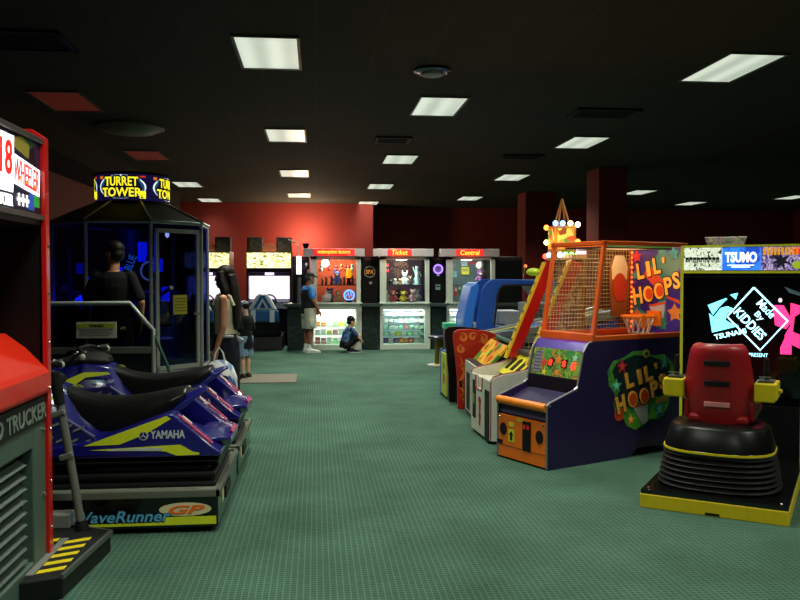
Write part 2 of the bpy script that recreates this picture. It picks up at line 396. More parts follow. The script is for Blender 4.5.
for z in (.45, .79):
    MB().lathe([(.014, 0), (.014, .008), (.006, .012)], seg=10).build('bolt', CHROME, gf)
    b = COL.objects[-1]; b.rotation_euler = (0, PI/2, 0); b.location = (-.012, -.09, z)
# step board with hazard stripes and grab pole on the far side
st = MB().prism([(-.16, -.52), (.17, -.40), (.235, .30), (-.16, .50)], 'z', .0, .115).build('step_board', M('step black', (26, 28, 27), .5), tr, .01)
MB().prism([(.162, -.40), (.178, -.405), (.245, .305), (.226, .308)], 'z', .10, .125).build('step_trim', STEEL, st)
MB().prism([(-.15, .495), (.235, .295), (.24, .31), (-.15, .513)], 'z', .10, .125).build('step_trim', STEEL, st)
for sx0, sx1 in ((-.13, -.02), (.03, .15)):
    for k in range(5):
        y = -.36+.115*k
        MB().prism([(sx0, y), (sx1, y+.06), (sx1, y+.11), (sx0, y+.05)], 'z', .1152, .1175).build('hazard_stripe', YELLOW, st)
MB().prism([(-.015, -.38), (.025, -.38), (.03, .2), (-.01, .2)], 'z', .1152, .119).build('tread_strip', GREY, st)
MB().box(-.16, -.02, .38, .49, .115, .20).build('pedal_box', GREY, st, .008)
pole = MB().tube([(.055, .36, .11), (.03, .36, .30), (-.02, .36, .62), (-.06, .36, .86)], .024, 12).build('grab_pole', M('pole grey', (128, 130, 122), .45, .5), tr, smooth=True)
MB().tube([(-.06, .36, .85), (-.075, .36, .96), (-.083, .36, 1.04)], [.03, .033, .028], 12).build('grip', RUBBER, pole, smooth=True)
MB().tube([(.056, .36, .112), (.05, .36, .17)], [.045, .03], 12).build('pole_foot', BLACK, pole, smooth=True)
for zz, xx in ((.55, -.008), (.80, -.05)):
    MB().obox((xx-.015, .345, zz), (.035, .03, .08), (-.3, 0, .95)).build('pole_bracket', M('pole grey', (0, 0, 0)), pole, .008)

# ================================================================== the two water bikes
BLUE = M('jet blue gelcoat', (24, 21, 112), .25, coat=.5, var=.05)
BELL = M('black bellows vinyl', (22, 22, 24), .42, bump=.1)
SEATM = M('seat vinyl', (20, 20, 20), .33, bump=.12)
LIME = M('lime decal', (214, 222, 40), .4); SILV = M('silver decal', (190, 196, 200), .4); PINKD = M('magenta decal', (190, 36, 96), .4)
CYAND = M('pale blue decal', (90, 170, 215), .4)
def bike(loc, label):
    t = thing('water_bike_ride', label, 'arcade ride', loc, 0, 'ride-on water bike machines')
    # base plinth
    b = MB().box(-2.5, 0, 0, 1.2, .035, .235).build('base_plinth', BLKGLOSS, t, .008)
    r = MB(); r.box(-2.5, .012, -.012, .015, .225, .27); r.box(-2.5, .012, 1.185, 1.212, .225, .27); r.box(-.015, .012, -.012, 1.212, .225, .27)
    r.build('deck_rim', M('deck rim grey', (120, 124, 112), .4, .5), b, .004)
    MB().box(-2.48, -.02, .02, 1.18, .235, .252).build('deck_mat', M('deck mat', (120, 124, 110), .7, bump=.3), b)
    rr, uu = (1, 0, 0), (0, 0, 1)
    MB().plate([(-1.3, -.012), (.0, -.012), (.0, .038), (-.33, .038), (-.36, .006), (-1.3, .006)], (-.012, 0, .066), rr, uu, .002).build('decal', LIME, b)
    text('lettering', 'WaveRunner', .60, .085, BLACK, (-.585, -.0001, .112), rr, uu, b, fat=.05, shear=.25, d=.002)
    text('lettering', 'WaveRunner', .58, .07, CYAND, (-.58, -.0022, .113), rr, uu, b, fat=.015, shear=.25, d=.002)
    MB().plate(ell(.16, .042), (-.2, 0, .15), rr, uu, .002).build('decal', M('cream decal', (215, 205, 160), .4), b)
    text('lettering', 'GP', .22, .055, ORANGE, (-.19, -.0022, .148), rr, uu, b, fat=.03, shear=.3, d=.002)
    MB().box(.0, .014, .35, .62, .12, .2).build('service_door', M('service door', (34, 36, 36), .5), b, .003)
    MB().plate(rect(-.05, .05, -.04, .04), (.0, .25, .17), (0, 1, 0), uu, .003).build('label_plate', M('pale label', (210, 205, 150), .5), b)
    for x in (-.06, -2.4):
        for y in (.08, 1.12):
            c = MB(); c.tube([(x, y-.015, .02), (x, y+.015, .02)], .02, 10); c.box(x-.015, x+.015, y-.012, y+.012, .02, .045); c.build('caster', RUBBER, b)
    # bellows between base and hull
    bl = MB()
    for z0, z1, e in ((.25, .285, .03), (.28, .315, .0), (.31, .345, .025), (.34, .385, -.02)):
        bl.box(-2.35-e, -.06+e, .17-e, 1.03+e, z0, z1)
    bl.build('bellows', BELL, t, .012)
    # hull: nose at -2.3, tail at 0
    def ring(x, w, zb, zs, wt, zt, c=.6):
        pts = [(-w*.75, zb), (-w, zb+.05), (-w, zs), (-wt, zt-.02), (-wt*.5, zt), (wt*.5, zt), (wt, zt-.02), (w, zs), (w, zb+.05), (w*.75, zb)]
        return [(x, c+p[0], p[1]) for p in pts]
    h = MB().loft([ring(-2.4, .06, .52, .58, .03, .60), ring(-2.2, .26, .44, .60, .14, .68), ring(-1.85, .38, .40, .66, .24, .80), ring(-1.5, .38, .38, .66, .24, .86), ring(-1.25, .36, .38, .62, .20, .90),
                   ring(-1.08, .34, .38, .57, .16, .86), ring(-.94, .32, .38, .52, .14, .70), ring(-.80, .31, .38, .5, .14, .60), ring(-.3, .30, .38, .5, .14, .60), ring(-.05, .28, .40, .46, .14, .47)])
    hb = h.build('hull', BLUE, t, smooth=True, bev=.01)
    MB().loft([ring(-2.36, .08, .40, .46, .06, .47), ring(-1.9, .42, .37, .43, .40, .44), ring(-1.2, .47, .365, .43, .46, .44), ring(-.02, .46, .365, .42, .44, .43)]).build('lower_hull', BELL, t, .01)
    MB().loft([ring(-2.3, .1, .43, .47, .06, .48), ring(-1.9, .44, .425, .46, .40, .475), ring(-1.2, .485, .425, .47, .46, .48), ring(-.01, .47, .425, .47, .44, .48)]).build('gunwale', BLUE, t, .012)
    pod = [(-2.0, .45), (0, .45), (.005, .475), (-.05, .51), (-.29, .72), (-.33, .722), (-.60, .625), (-.80, .55), (-1.2, .50), (-2.0, .47)]
    for s in (0, 1):
        y0, y1 = (.125, .30) if s == 0 else (.90, 1.075)
        p = MB().prism(pod, 'y', y0, y1).build('side_pod', BLUE, t, .025, seg=3, smooth=True)
        yo, r2 = (.125, (1, 0, 0)) if s == 0 else (1.075, (-1, 0, 0))
        k = 1 if s == 0 else -1
        f = lambda poly: [(k*a, z) for a, z in poly]
        O = (0, yo, 0)
        MB().plate(f([(-.84, .53), (-.62, .536), (-.46, .60), (-.305, .692), (-.33, .712), (-.60, .616), (-.80, .545)]), O, r2, uu, .003).build('decal', LIME, p)
        MB().plate(f([(-.80, .503), (-.25, .528), (-.17, .482), (-.13, .474), (-.13, .462), (-.27, .459), (-.34, .487)]), O, r2, uu, .003).build('decal', LIME, p)
        MB().plate(f([(-.70, .497), (-.36, .492), (-.36, .512), (-.66, .507)]), (0, yo-.003*k, 0), r2, uu, .002).build('decal', SILV, p)
        text('lettering', 'YAMAHA', .215, .052, SILV, (-.325, yo, .595), r2, uu, p, fat=.03)
        e = MB(); e.plate(ell(.031, .031, 20), (-.475, yo, .59), r2, uu, .002); e.build('emblem', SILV, p)
        MB().plate(ell(.023, .023, 20), (-.475, yo-.002*k, .59), r2, uu, .002).build('emblem', BLUE, p)
        e = MB()
        for a in (90, 210, 330):
            ca, sa = math.cos(math.radians(a)), math.sin(math.radians(a)); e.obox((-.475+.011*ca*k, yo-.005*k, .59+.011*sa), (.022, .004, .007), (ca*k, 0, sa), (0, 1, 0))
        e.build('emblem', SILV, p)
        # rear stripe running down the tail
        MB().plate(rect(-.13, .15, -.015, .015), (-.165, (y0+y1)/2-.05*k, .622), (.24, 0, -.21), (0, -1 if s == 0 else 1, 0) if False else (0, 1, 0), .006).build('decal', PINKD, p)
        MB().plate(rect(-.11, -.03, -.016, .016), (-.165, (y0+y1)/2-.012*k, .624), (.24, 0, -.21), (0, 1, 0), .006).build('decal', SILV, p)
    # tail lamp lump
    MB().loft([ring(-.16, .3, .46, .52, .24, .56), ring(-.03, .30, .46, .54, .24, .565), ring(.045, .26, .47, .52, .2, .53)]).build('tail_cowl', BLUE, t, .02, smooth=True)
    MB().plate(rect(-.12, .12, -.012, .012), (.036, .6, .537), (0, 1, 0), (-.6, 0, .5), .008).build('tail_lamp', PINKD, t)
    # footwell slats
    for s, yy in ((0, .245), (1, .955)):
        q = MB().prism([(-1.22, .50), (-.78, .50), (-.80, .57), (-1.02, .72), (-1.22, .70)], 'y', yy-.02, yy+.02).build('footwell_panel', M('footwell dark blue', (24, 24, 92), .5), t, .01)
        k = 1 if s == 0 else -1; yo = yy-.02*k
        for i in range(4):
            MB().plate([(x*k, z) for x, z in [(-.04, -.022), (.03, .004), (.04, .024), (-.03, -.004)]], (-1.12+.075*i, yo, .63+(.03-.013*i)), (k, 0, 0), uu, .006).build('slat', M('slat grey', (120, 128, 130), .5), q)
            MB().plate([(x*k, z) for x, z in [(-.035, -.02), (.025, .002), (.035, .02), (-.025, -.002)]], (-1.08+.075*i, yo, .54+(.02-.008*i)), (k, 0, 0), uu, .006).build('slat', M('slat grey', (120, 128, 130), .5), q)
    # seat
    def srow(x, w, zt, zb): return [(x, .6+a, z) for a, z in [(-w, zb), (-w*1.02, (zb+zt)/2), (-w*.85, zt-.03), (-w*.45, zt), (w*.45, zt), (w*.85, zt-.03), (w*1.02, (zb+zt)/2), (w, zb)]]
    MB().loft([srow(-1.13, .10, .875, .80), srow(-1.04, .14, .835, .66), srow(-.90, .165, .785, .56), srow(-.7, .19, .765, .55), srow(-.5, .21, .795, .60), srow(-.35, .20, .83, .70), srow(-.26, .15, .845, .79)]).build('seat', SEATM, t, .012, smooth=True, sub=1)
    MB().loft([srow(-.62, .17, .62, .55), srow(-.42, .19, .72, .60), srow(-.26, .16, .80, .72), srow(-.14, .05, .835, .81)]).build('seat_tail', BLUE, t, .01, smooth=True)
    # hood decals on both flanks
    for k, yy in ((1, .6-.375), (-1, .6+.375)):
        sl = (0, .28*k, .96)
        # flank of the bonnet leans inward
        O = (-1.17, .6-.30*k, .745)
        rv = Vector((k, .06, 0)).normalized(); uv = Vector((0, .48*k, .85)).normalized()
        MB().plate([(x*k, z) for x, z in [(-.25, -.08), (-.18, -.07), (-.06, .035), (.13, .06), (.11, .08), (-.08, .08), (-.20, .02)]], Vector(O)+rv.cross(uv)*.006, rv, uv, .004).build('decal', LIME, hb)
        text('lettering', 'YAMAHA', .10, .03, CYAND, Vector(O)+rv*(.04*k)+uv*(-.0)+rv.cross(uv)*.006, rv, uv, hb, fat=.02)
        text('lettering', 'GP', .05, .03, SILV, Vector(O)+rv*(.14*k)+uv*(-.0)+rv.cross(uv)*.006, rv, uv, hb, fat=.02)
    # dash pad, steering column, bars
    MB().loft([srow(-1.52, .16, .90, .84), srow(-1.35, .2, .955, .86), srow(-1.2, .17, .955, .87), srow(-1.1, .1, .925, .87)]).build('dash_pad', RUBBER, t, .01, smooth=True)
    hbn = MB().tube([(-1.26, .33, .97), (-1.32, .45, 1.0), (-1.32, .75, 1.0), (-1.26, .87, .97)], .016, 10).build('handlebar', BLACK, t, smooth=True)
    for s in (-1, 1):
        MB().tube([(-1.26, .6+s*.25, .97), (-1.23, .6+s*.37, .955)], .021, 10).build('grip', RUBBER, hbn, smooth=True)
        MB().ball((-1.225, .6+s*.385, .953), (.026, .022, .026), 10, 6).build('grip_end', M('pale grip end', (200, 196, 180), .4), hbn, smooth=True)
        MB().tube([(-1.27, .6+s*.22, .985), (-1.22, .6+s*.3, .995), (-1.21, .6+s*.36, .99)], .008, 8).build('brake_lever', CHROME, hbn, smooth=True)
        m = MB(); m.loft([srow(-1.62, .01, .9, .88)]) if False else None
        MB().ball((-1.5, .6+s*.33, .9), (.07, .045, .05), 12, 8).build('mirror', BLKGLOSS, t, smooth=True)
    return t
bike((-.61, 5.15, 0), 'front blue water bike ride with black seat, nearest the camera')
bike((-.61, 6.46, 0), 'rear blue water bike ride, behind the nearest one')

# ================================================================== fenced ride platform with the warning plate
gp = thing('guard_rail', 'grey guard rail with clear panel and warning plate behind the water bikes', 'railing', (-1.68, 8.7, 0))
RAIL = M('rail grey', (150, 156, 148), .4, .2)
MB().prism([(-1.9, -.05), (.12, -.05), (.12, 1.05), (-1.9, 1.05)], 'z', 0, .12).build('platform', BLACK, gp, .01)
rl = MB(); rl.tube([(-1.8, 0, .12), (-1.8, 0, 1.31), (-.23, 0, 1.31), (.0, 0, 1.03), (.0, 0, .12)], .024, 10); rl.build('rail', RAIL, gp, smooth=True)
MB().tube([(.0, 0, 1.0), (.15, 0, .64), (.24, 0, .15)], .018, 8).build('brace', M('green brace', (50, 84, 66), .5), gp, smooth=True)
MB().box(-1.8, 0, -.02, .02, .79, .86).build('lower_rail', M('lower rail olive', (104, 112, 100), .5, .3), gp, .006)
MB().prism([(-1.78, .86), (-.02, .86), (-.02, 1.02), (-.24, 1.285), (-1.78, 1.285)], 'y', -.004, .004).build('clear_panel', glass('smoked panel', (150, 155, 150), .5), gp)
MB().prism([(-1.78, .13), (-.02, .13), (-.02, .79), (-1.78, .79)], 'y', -.006, .006).build('kick_panel', M('dark kick panel', (22, 30, 30), .5), gp)
wp = MB().box(-.76, -.36, -.035, -.026, .955, 1.12).build('warning_plate', M('warning plate grey', (215, 216, 198), .5), gp)
MB().box(-.745, -.375, -.038, -.034, 1.06, 1.105).build('warning_band', M('warning band', (196, 200, 60), .5), wp)
text('lettering', 'WARNING', .14, .025, BLACK, (-.56, -.038, 1.083), (1, 0, 0), (0, 0, 1), wp, d=.002, fat=.02)
for k in range(4): MB().box(-.73, -.73+.33-.03*(k % 2), -.0365, -.034, 1.035-.02*k, 1.042-.02*k).build('text_line', M('print grey', (90, 92, 86), .6), wp)
MB().tube([(-.55, .1, .9), (-.45, .12, 1.0), (-.36, .14, 1.03)], .02, 8).build('handlebar', BLACK, gp, smooth=True)
MB().tube([(-.36, .14, 1.03), (-.31, .145, 1.04)], [.022, .024], 8).build('bar_grip', M('pale grip end', (0, 0, 0)), gp, smooth=True)
MB().tube([(-.55, .1, .9), (-.58, .1, .12)], .03, 8).build('bar_post', BLACK, gp, smooth=True)

# ================================================================== octagonal shooting tower
tt = thing('shooting_tower', 'octagonal glass tower with yellow lettered drum sign and blue glow inside', 'arcade ride', (-2.8, 13.0, 0))
RT = 1.16; AN = [math.radians(a) for a in (-21, -66, -111, -156, 159, 114, 69, 24)]
V8 = [(RT*math.cos(a), RT*math.sin(a)) for a in AN]
oct_ = lambda r, z: [(r*math.cos(a), r*math.sin(a), z) for a in AN]
MB().loft([oct_(RT+.03, 0), oct_(RT+.03, .16)]).build('base', BLACK, tt, .01)
MB().loft([oct_(RT-.03, .16), oct_(RT-.03, .18)]).build('tower_floor', M('tower floor', (22, 22, 30), .6), tt)
PF = M('tower frame grey', (140, 144, 142), .4, .25)
TG = glass('blue smoked glass', (150, 160, 205), .8)
for i, (x, y) in enumerate(V8):
    MB().tube([(x, y, .16), (x, y, 2.36)], .028, 8).build('post', PF, tt, smooth=True)
    x2, y2 = V8[(i+1) % 8]
    MB().tube([(x, y, 2.36), (x2, y2, 2.36)], .03, 6).build('top_rail', PF, tt); MB().tube([(x, y, .2), (x2, y2, .2)], .025, 6).build('bottom_rail', PF, tt)
    if i != 7:
        MB().loft([[(x, y, .2), (x2, y2, .2), (x2, y2, 2.34), (x, y, 2.34)], [(x*.992, y*.992, .2), (x2*.992, y2*.992, .2), (x2*.992, y2*.992, 2.34), (x*.992, y*.992, 2.34)]]).build('glass_pane', TG, tt)
# door in the face between posts 0 and 1
a0, a1 = Vector((*V8[1], 0)), Vector((*V8[0], 0)); dr = (a1-a0).normalized(); dn = dr.cross(Vector((0, 0, 1)))
dl = (a1-a0).length
df = MB()
for q0, q1, z0, z1 in ((.06, .11, .22, 2.26), (dl-.11, dl-.06, .22, 2.26)):
    df.obox(a0+dr*((q0+q1)/2)+dn*.02+Vector((0, 0, (z0+z1)/2)), (z1-z0, q1-q0, .04), (0, 0, 1), dn)
for z in (.26, 2.24): df.obox(a0+dr*(dl/2)+dn*.02+Vector((0, 0, z)), (dl-.12, .04, .06), dr)
dd = df.build('door', M('door frame grey', (150, 154, 146), .4, .25), tt)
MB().obox(a0+dr*(dl-.14)+dn*.06+Vector((0, 0, 1.03)), (.09, .03, .03), dr).build('door_handle', CHROME, dd, .005)
MB().obox(a0+dr*(dl*.52)+dn*.045+Vector((0, 0, 1.17)), (.24, .006, .28), dr).build('notice', M('yellow notice', (160, 150, 36), .6), dd)
for k in range(5): MB().obox(a0+dr*(dl*.52)+dn*.05+Vector((0, 0, 1.26-.045*k)), (.19, .004, .012), dr).build('notice_line', M('notice ink', (84, 78, 24), .6), dd)
rf = MB().loft([oct_(RT+.04, 2.37), oct_(.53, 2.69)]).build('roof', M('tower roof black', (16, 15, 17), .8), tt)
for a in AN: MB().tube([(1.20*math.cos(a), 1.20*math.sin(a), 2.385), (.535*math.cos(a), .535*math.sin(a), 2.70)], .014, 6).build('roof_rib', PF, rf)
ds = MB().lathe([(.535, 2.69), (.54, 2.70), (.54, 3.10), (.535, 3.12)], seg=48).build('drum_sign', M('drum sign navy', (22, 18, 70), .4, em=.35, ecol=(30, 24, 90)), tt, smooth=True)
rm = MB(); rm.lathe([(.555, 2.67), (.555, 2.705), (.54, 2.705)], seg=48); rm.lathe([(.555, 3.095), (.555, 3.13), (.01, 3.135)], seg=48); rm.build('drum_rim', BLACK, ds, smooth=True)
SY = M('sign yellow', (250, 235, 40), .4, em=1.2); SB = M('sign black ink', (6, 6, 10), .5); SW = M('sign pale glow', (215, 230, 235), .4, em=1.3); SG = M('sign teal', (40, 110, 150), .4, em=.5)
for k in range(4):
    a = math.radians(-96+90*k)
    c = (0, 0, 2.905)
    def arc(poly, d, m, nm):
        mb = MB(); n = len(poly)
        mb.loft([[(math.cos(a+x/.54)*(.54+q), math.sin(a+x/.54)*(.54+q), 2.905+y) for x, y in poly] for q in (0, d)]); mb.build(nm, m, ds)
    arc(ell(.37, .175, 28), .003, SW, 'sign_oval'); arc(ell(.345, .155, 28), .005, SG, 'sign_oval')
    for s, y, w in (('TURRET', .078, .50), ('TOWER', -.08, .60)):
        text('lettering', s, w+.05, .175, SB, (0, 0, 2.905+y), (1, 0, 0), (0, 0, 1), ds, fat=.06, d=.007, cyl=(a, .54))
        text('lettering', s, w, .135, SY, (0, 0, 2.905+y), (1, 0, 0), (0, 0, 1), ds, fat=.02, d=.010, cyl=(a, .54))
    arc(rect(.27, .36, -.17, -.06), .008, SY, 'sign_patch')
    arc(rect(.24, .36, .14, .165), .006, M('sign red', (220, 50, 40), .4, em=.8), 'sign_patch')
    arc(rect(-.36, -.30, .12, .16), .006, M('sign orange', (230, 120, 30), .4, em=.8), 'sign_patch')
# inside: gun seats and glowing screens
BG = M('blue screen glow', (20, 40, 190), .4, em=1.6, ecol=(16, 36, 210)); BG2 = M('cyan screen glow', (60, 160, 220), .4, em=1.1, ecol=(70, 170, 225))
cons = MB(); cons.lathe([(.34, .18), (.30, .5), (.24, 1.0), (.28, 1.3), (.22, 1.9), (.3, 2.3)], seg=12); cons.build('centre_column', M('column dark', (18, 18, 26), .5), tt, smooth=True)
for a, r0, z, w, h in ((-100, .55, 1.62, .12, .2), (-135, .75, 1.3, .1, .55), (-150, .8, 1.7, .24, .16), (-45, .6, 1.75, .22, .2), (-30, .62, 1.3, .16, .24), (-70, .4, 1.1, .10, .35), (-55, .35, 1.95, .14, .3)):
    aa = math.radians(a); p = Vector((r0*math.cos(aa), r0*math.sin(aa), z))
    MB().obox(p, (w, .05, h), (-math.sin(aa), math.cos(aa), 0)).build('screen', BG, tt, .02)
    MB().obox(p-Vector((0.05*math.cos(aa), .05*math.sin(aa), 0)), (w+.05, .05, h+.06), (-math.sin(aa), math.cos(aa), 0)).build('screen_housing', BLKGLOSS, tt, .02)
for a in (-50, -140):
    aa = math.radians(a); c = Vector((.62*math.cos(aa), .62*math.sin(aa), 0)); ax = Vector((-math.sin(aa), math.cos(aa), 0)); nn = Vector((math.cos(aa), math.sin(aa), 0))
    s = MB(); s.obox(c+Vector((0, 0, .62)), (.42, .42, .12), ax); s.obox(c-nn*.2+Vector((0, 0, 1.0)), (.40, .1, .75), ax); s.obox(c+Vector((0, 0, .38)), (.2, .2, .4), ax)
    s.build('gunner_seat', M('gunner seat blue', (40, 46, 110), .5), tt, .04, smooth=True)
    g2 = MB(); g2.tube([c+nn*.15+Vector((0, 0, 1.3)), c+nn*.5+Vector((0, 0, 1.42))], .03, 8); g2.tube([c+nn*.15+ax*.15+Vector((0, 0, 1.2)), c+nn*.15-ax*.15+Vector((0, 0, 1.2))], .02, 8); g2.build('turret_gun', M('gun grey', (80, 84, 100), .4, .6), tt, smooth=True)
text('lettering', 'BLUE', .22, .11, BG2, (.16, -.92, 1.78), (.35, .05, .9), (-.9, -.1, .35), tt)
aa = MB(); aa.tube([(.42+.12*math.cos(x), -.9, 1.66+.13*math.sin(x)) for x in [math.radians(q) for q in range(60, 300, 20)]], .016, 6); aa.build('light_loop', M('loop glow', (170, 190, 210), .4, em=.5), tt)
MB().ball((.62, -.6, 2.2), (.03, .03, .05), 10, 6).build('spot_bulb', M('warm bulb', (255, 250, 220), .4, em=3), tt)
lamp('blue_lamp', (.0, -.75, 2.0), 16, (40, 60, 255), .1, tt); lamp('blue_lamp', (-.7, -.3, 1.2), 12, (30, 50, 255), .1, tt)
# ================================================================== racing cabinets at the back
def racer(x, label):
    t = thing('racing_cabinet', label, 'arcade machine', (x, 18.6, 0), 0, 'racing cabinets by the back wall')
    b = MB(); b.box(-.5, .5, .35, .95, 0, 1.0); b.box(-.5, -.46, .05, .95, .0, 2.14); b.box(.46, .5, .05, .95, 0, 2.14); b.box(-.46, .46, .4, .95, 1.0, 2.14); b.box(-.46, .46, .05, .4, 1.66, 1.76)
    b.build('body', M('racer body', (22, 18, 34), .4), t, .008)
    MB().box(-.49, .49, .02, .3, 1.76, 2.1).build('marquee', pattern('racer marquee art', [(60, 90, 70), (220, 170, 60), (250, 235, 120), (255, 255, 240), (255, 250, 210), (240, 220, 110), (110, 130, 60)], 7, em=1.35, seed=2, kind='NOISE', stretch=(1, 1, 2)), t, .01)
    text('lettering', 'RACE', .6, .14, M('marquee hot ink', (255, 255, 240), .4, em=1.8), (0, .02, 1.94), (1, 0, 0), (0, 0, 1), t, fat=.03, shear=.2) if False else None
    MB().prism([(.36, 1.05), (.40, 1.05), (.30, 1.6), (.26, 1.6)], 'x', -.43, .43).build('screen', pattern('racer screen', [(240, 225, 245), (255, 255, 255), (250, 235, 255), (255, 250, 255)], 5, em=1.5, kind='NOISE'), t) if False else None
    MB().box(-.45, .45, .22, .30, 1.06, 1.58).build('screen', pattern('racer screen', [(240, 215, 245), (255, 255, 255), (246, 225, 255), (255, 245, 255)], 3, em=1.35, kind='NOISE'), t, .01)
    MB().box(-.10, .10, .2, .26, 1.6, 1.67).build('score_display', M('score display', (230, 215, 255), .4, em=1.5), t)
    d = MB().prism([(.0, .84), (.32, .84), (.32, 1.06), (.1, 1.0)], 'x', -.46, .46).build('dashboard', M('racer dash', (30, 40, 70), .4), t, .01)
    w = MB(); n = 20
    w.tube([(.16*math.cos(2*PI*i/n), -.06+.05*math.sin(2*PI*i/n), 1.02+.14*math.sin(2*PI*i/n)) for i in range(n+1)], .018, 8)
    w.tube([(0, .06, .98), (0, -.06, 1.02)], .03, 8); w.obox((0, -.06, 1.02), (.28, .02, .04), (1, 0, 0))
    w.build('steering_wheel', BLACK, t, smooth=True)
    for s in (-1, 1):
        sp = MB().box(s*.33-.17, s*.33+.17, .2, .55, 2.14, 2.46).build('speaker_box', M('speaker cloth', (44, 38, 32), .8, bump=.3), t, .01)
        MB().box(s*.33-.13, s*.33+.13, .185, .2, 2.18, 2.42).build('speaker_grille', pattern('speaker art', [(36, 38, 34), (64, 40, 30), (24, 24, 24), (70, 70, 60)], 10, kind='NOISE'), sp)
    MB().prism([(x, z) for x, z in [(-.16, 2.14), (.16, 2.14), (.14, 2.26), (.08, 2.31), (-.08, 2.31), (-.14, 2.26)]], 'y', .2, .4).build('top_crest', M('crest', (140, 70, 50), .5), t, .01)
    n_seat = len(COL.objects)
    # seat unit in front
    MB().prism([(-1.0, .0), (.1, .0), (.1, .3), (-.15, .34), (-.9, .30)], 'x', -.42, .42).build('seat_base', BLACK, t, .02)
    MB().loft([[(-.38, -.95, .3), (.38, -.95, .3), (.38, -.55, .3), (-.38, -.55, .3)], [(-.36, -.98, .62), (.36, -.98, .62), (.33, -.7, .62), (-.33, -.7, .62)]]).build('seat_shell', BLACK, t, .03)
    s = MB().loft([[(-.36, -1.0, .60), (.36, -1.0, .60), (.33, -.75, .62), (-.33, -.75, .62)], [(-.34, -1.0, .86), (.34, -1.0, .86), (.30, -.82, .86), (-.30, -.82, .86)]]).build('seat_shoulder', M('seat blue', (36, 84, 140), .4), t, .03)
    for k in (-1, 1): MB().box(k*.2-.05, k*.2+.05, -1.012, -.99, .6, .86).build('stripe', M('seat stripe', (190, 205, 215), .5), s)
    hr = MB().prism([(-.30, .86), (.30, .86), (.16, 1.12), (.09, 1.2), (-.09, 1.2), (-.16, 1.12)], 'y', -.99, -.84).build('headrest', M('headrest white', (196, 206, 212), .4), t, .03)
    MB().prism([(-.20, .90), (-.12, .90), (0, 1.12), (.12, .90), (.20, .90), (.04, 1.17), (-.04, 1.17)], 'y', -1.0, -.985).build('emblem', M('seat blue', (0, 0, 0)), hr)
    MB().prism([(-.07, .9), (.07, .9), (0, 1.04)], 'y', -1.0, -.985).build('emblem', M('seat navy', (30, 50, 110), .4), hr)
    for o in list(COL.objects)[n_seat:]:
        if o.parent == t: o.location.x -= .08
    return t
racer(-1.05, 'racing cabinet with blue and white seat, beside the prize counter')
racer(-2.42, 'racing cabinet half hidden behind the glass tower and the woman')

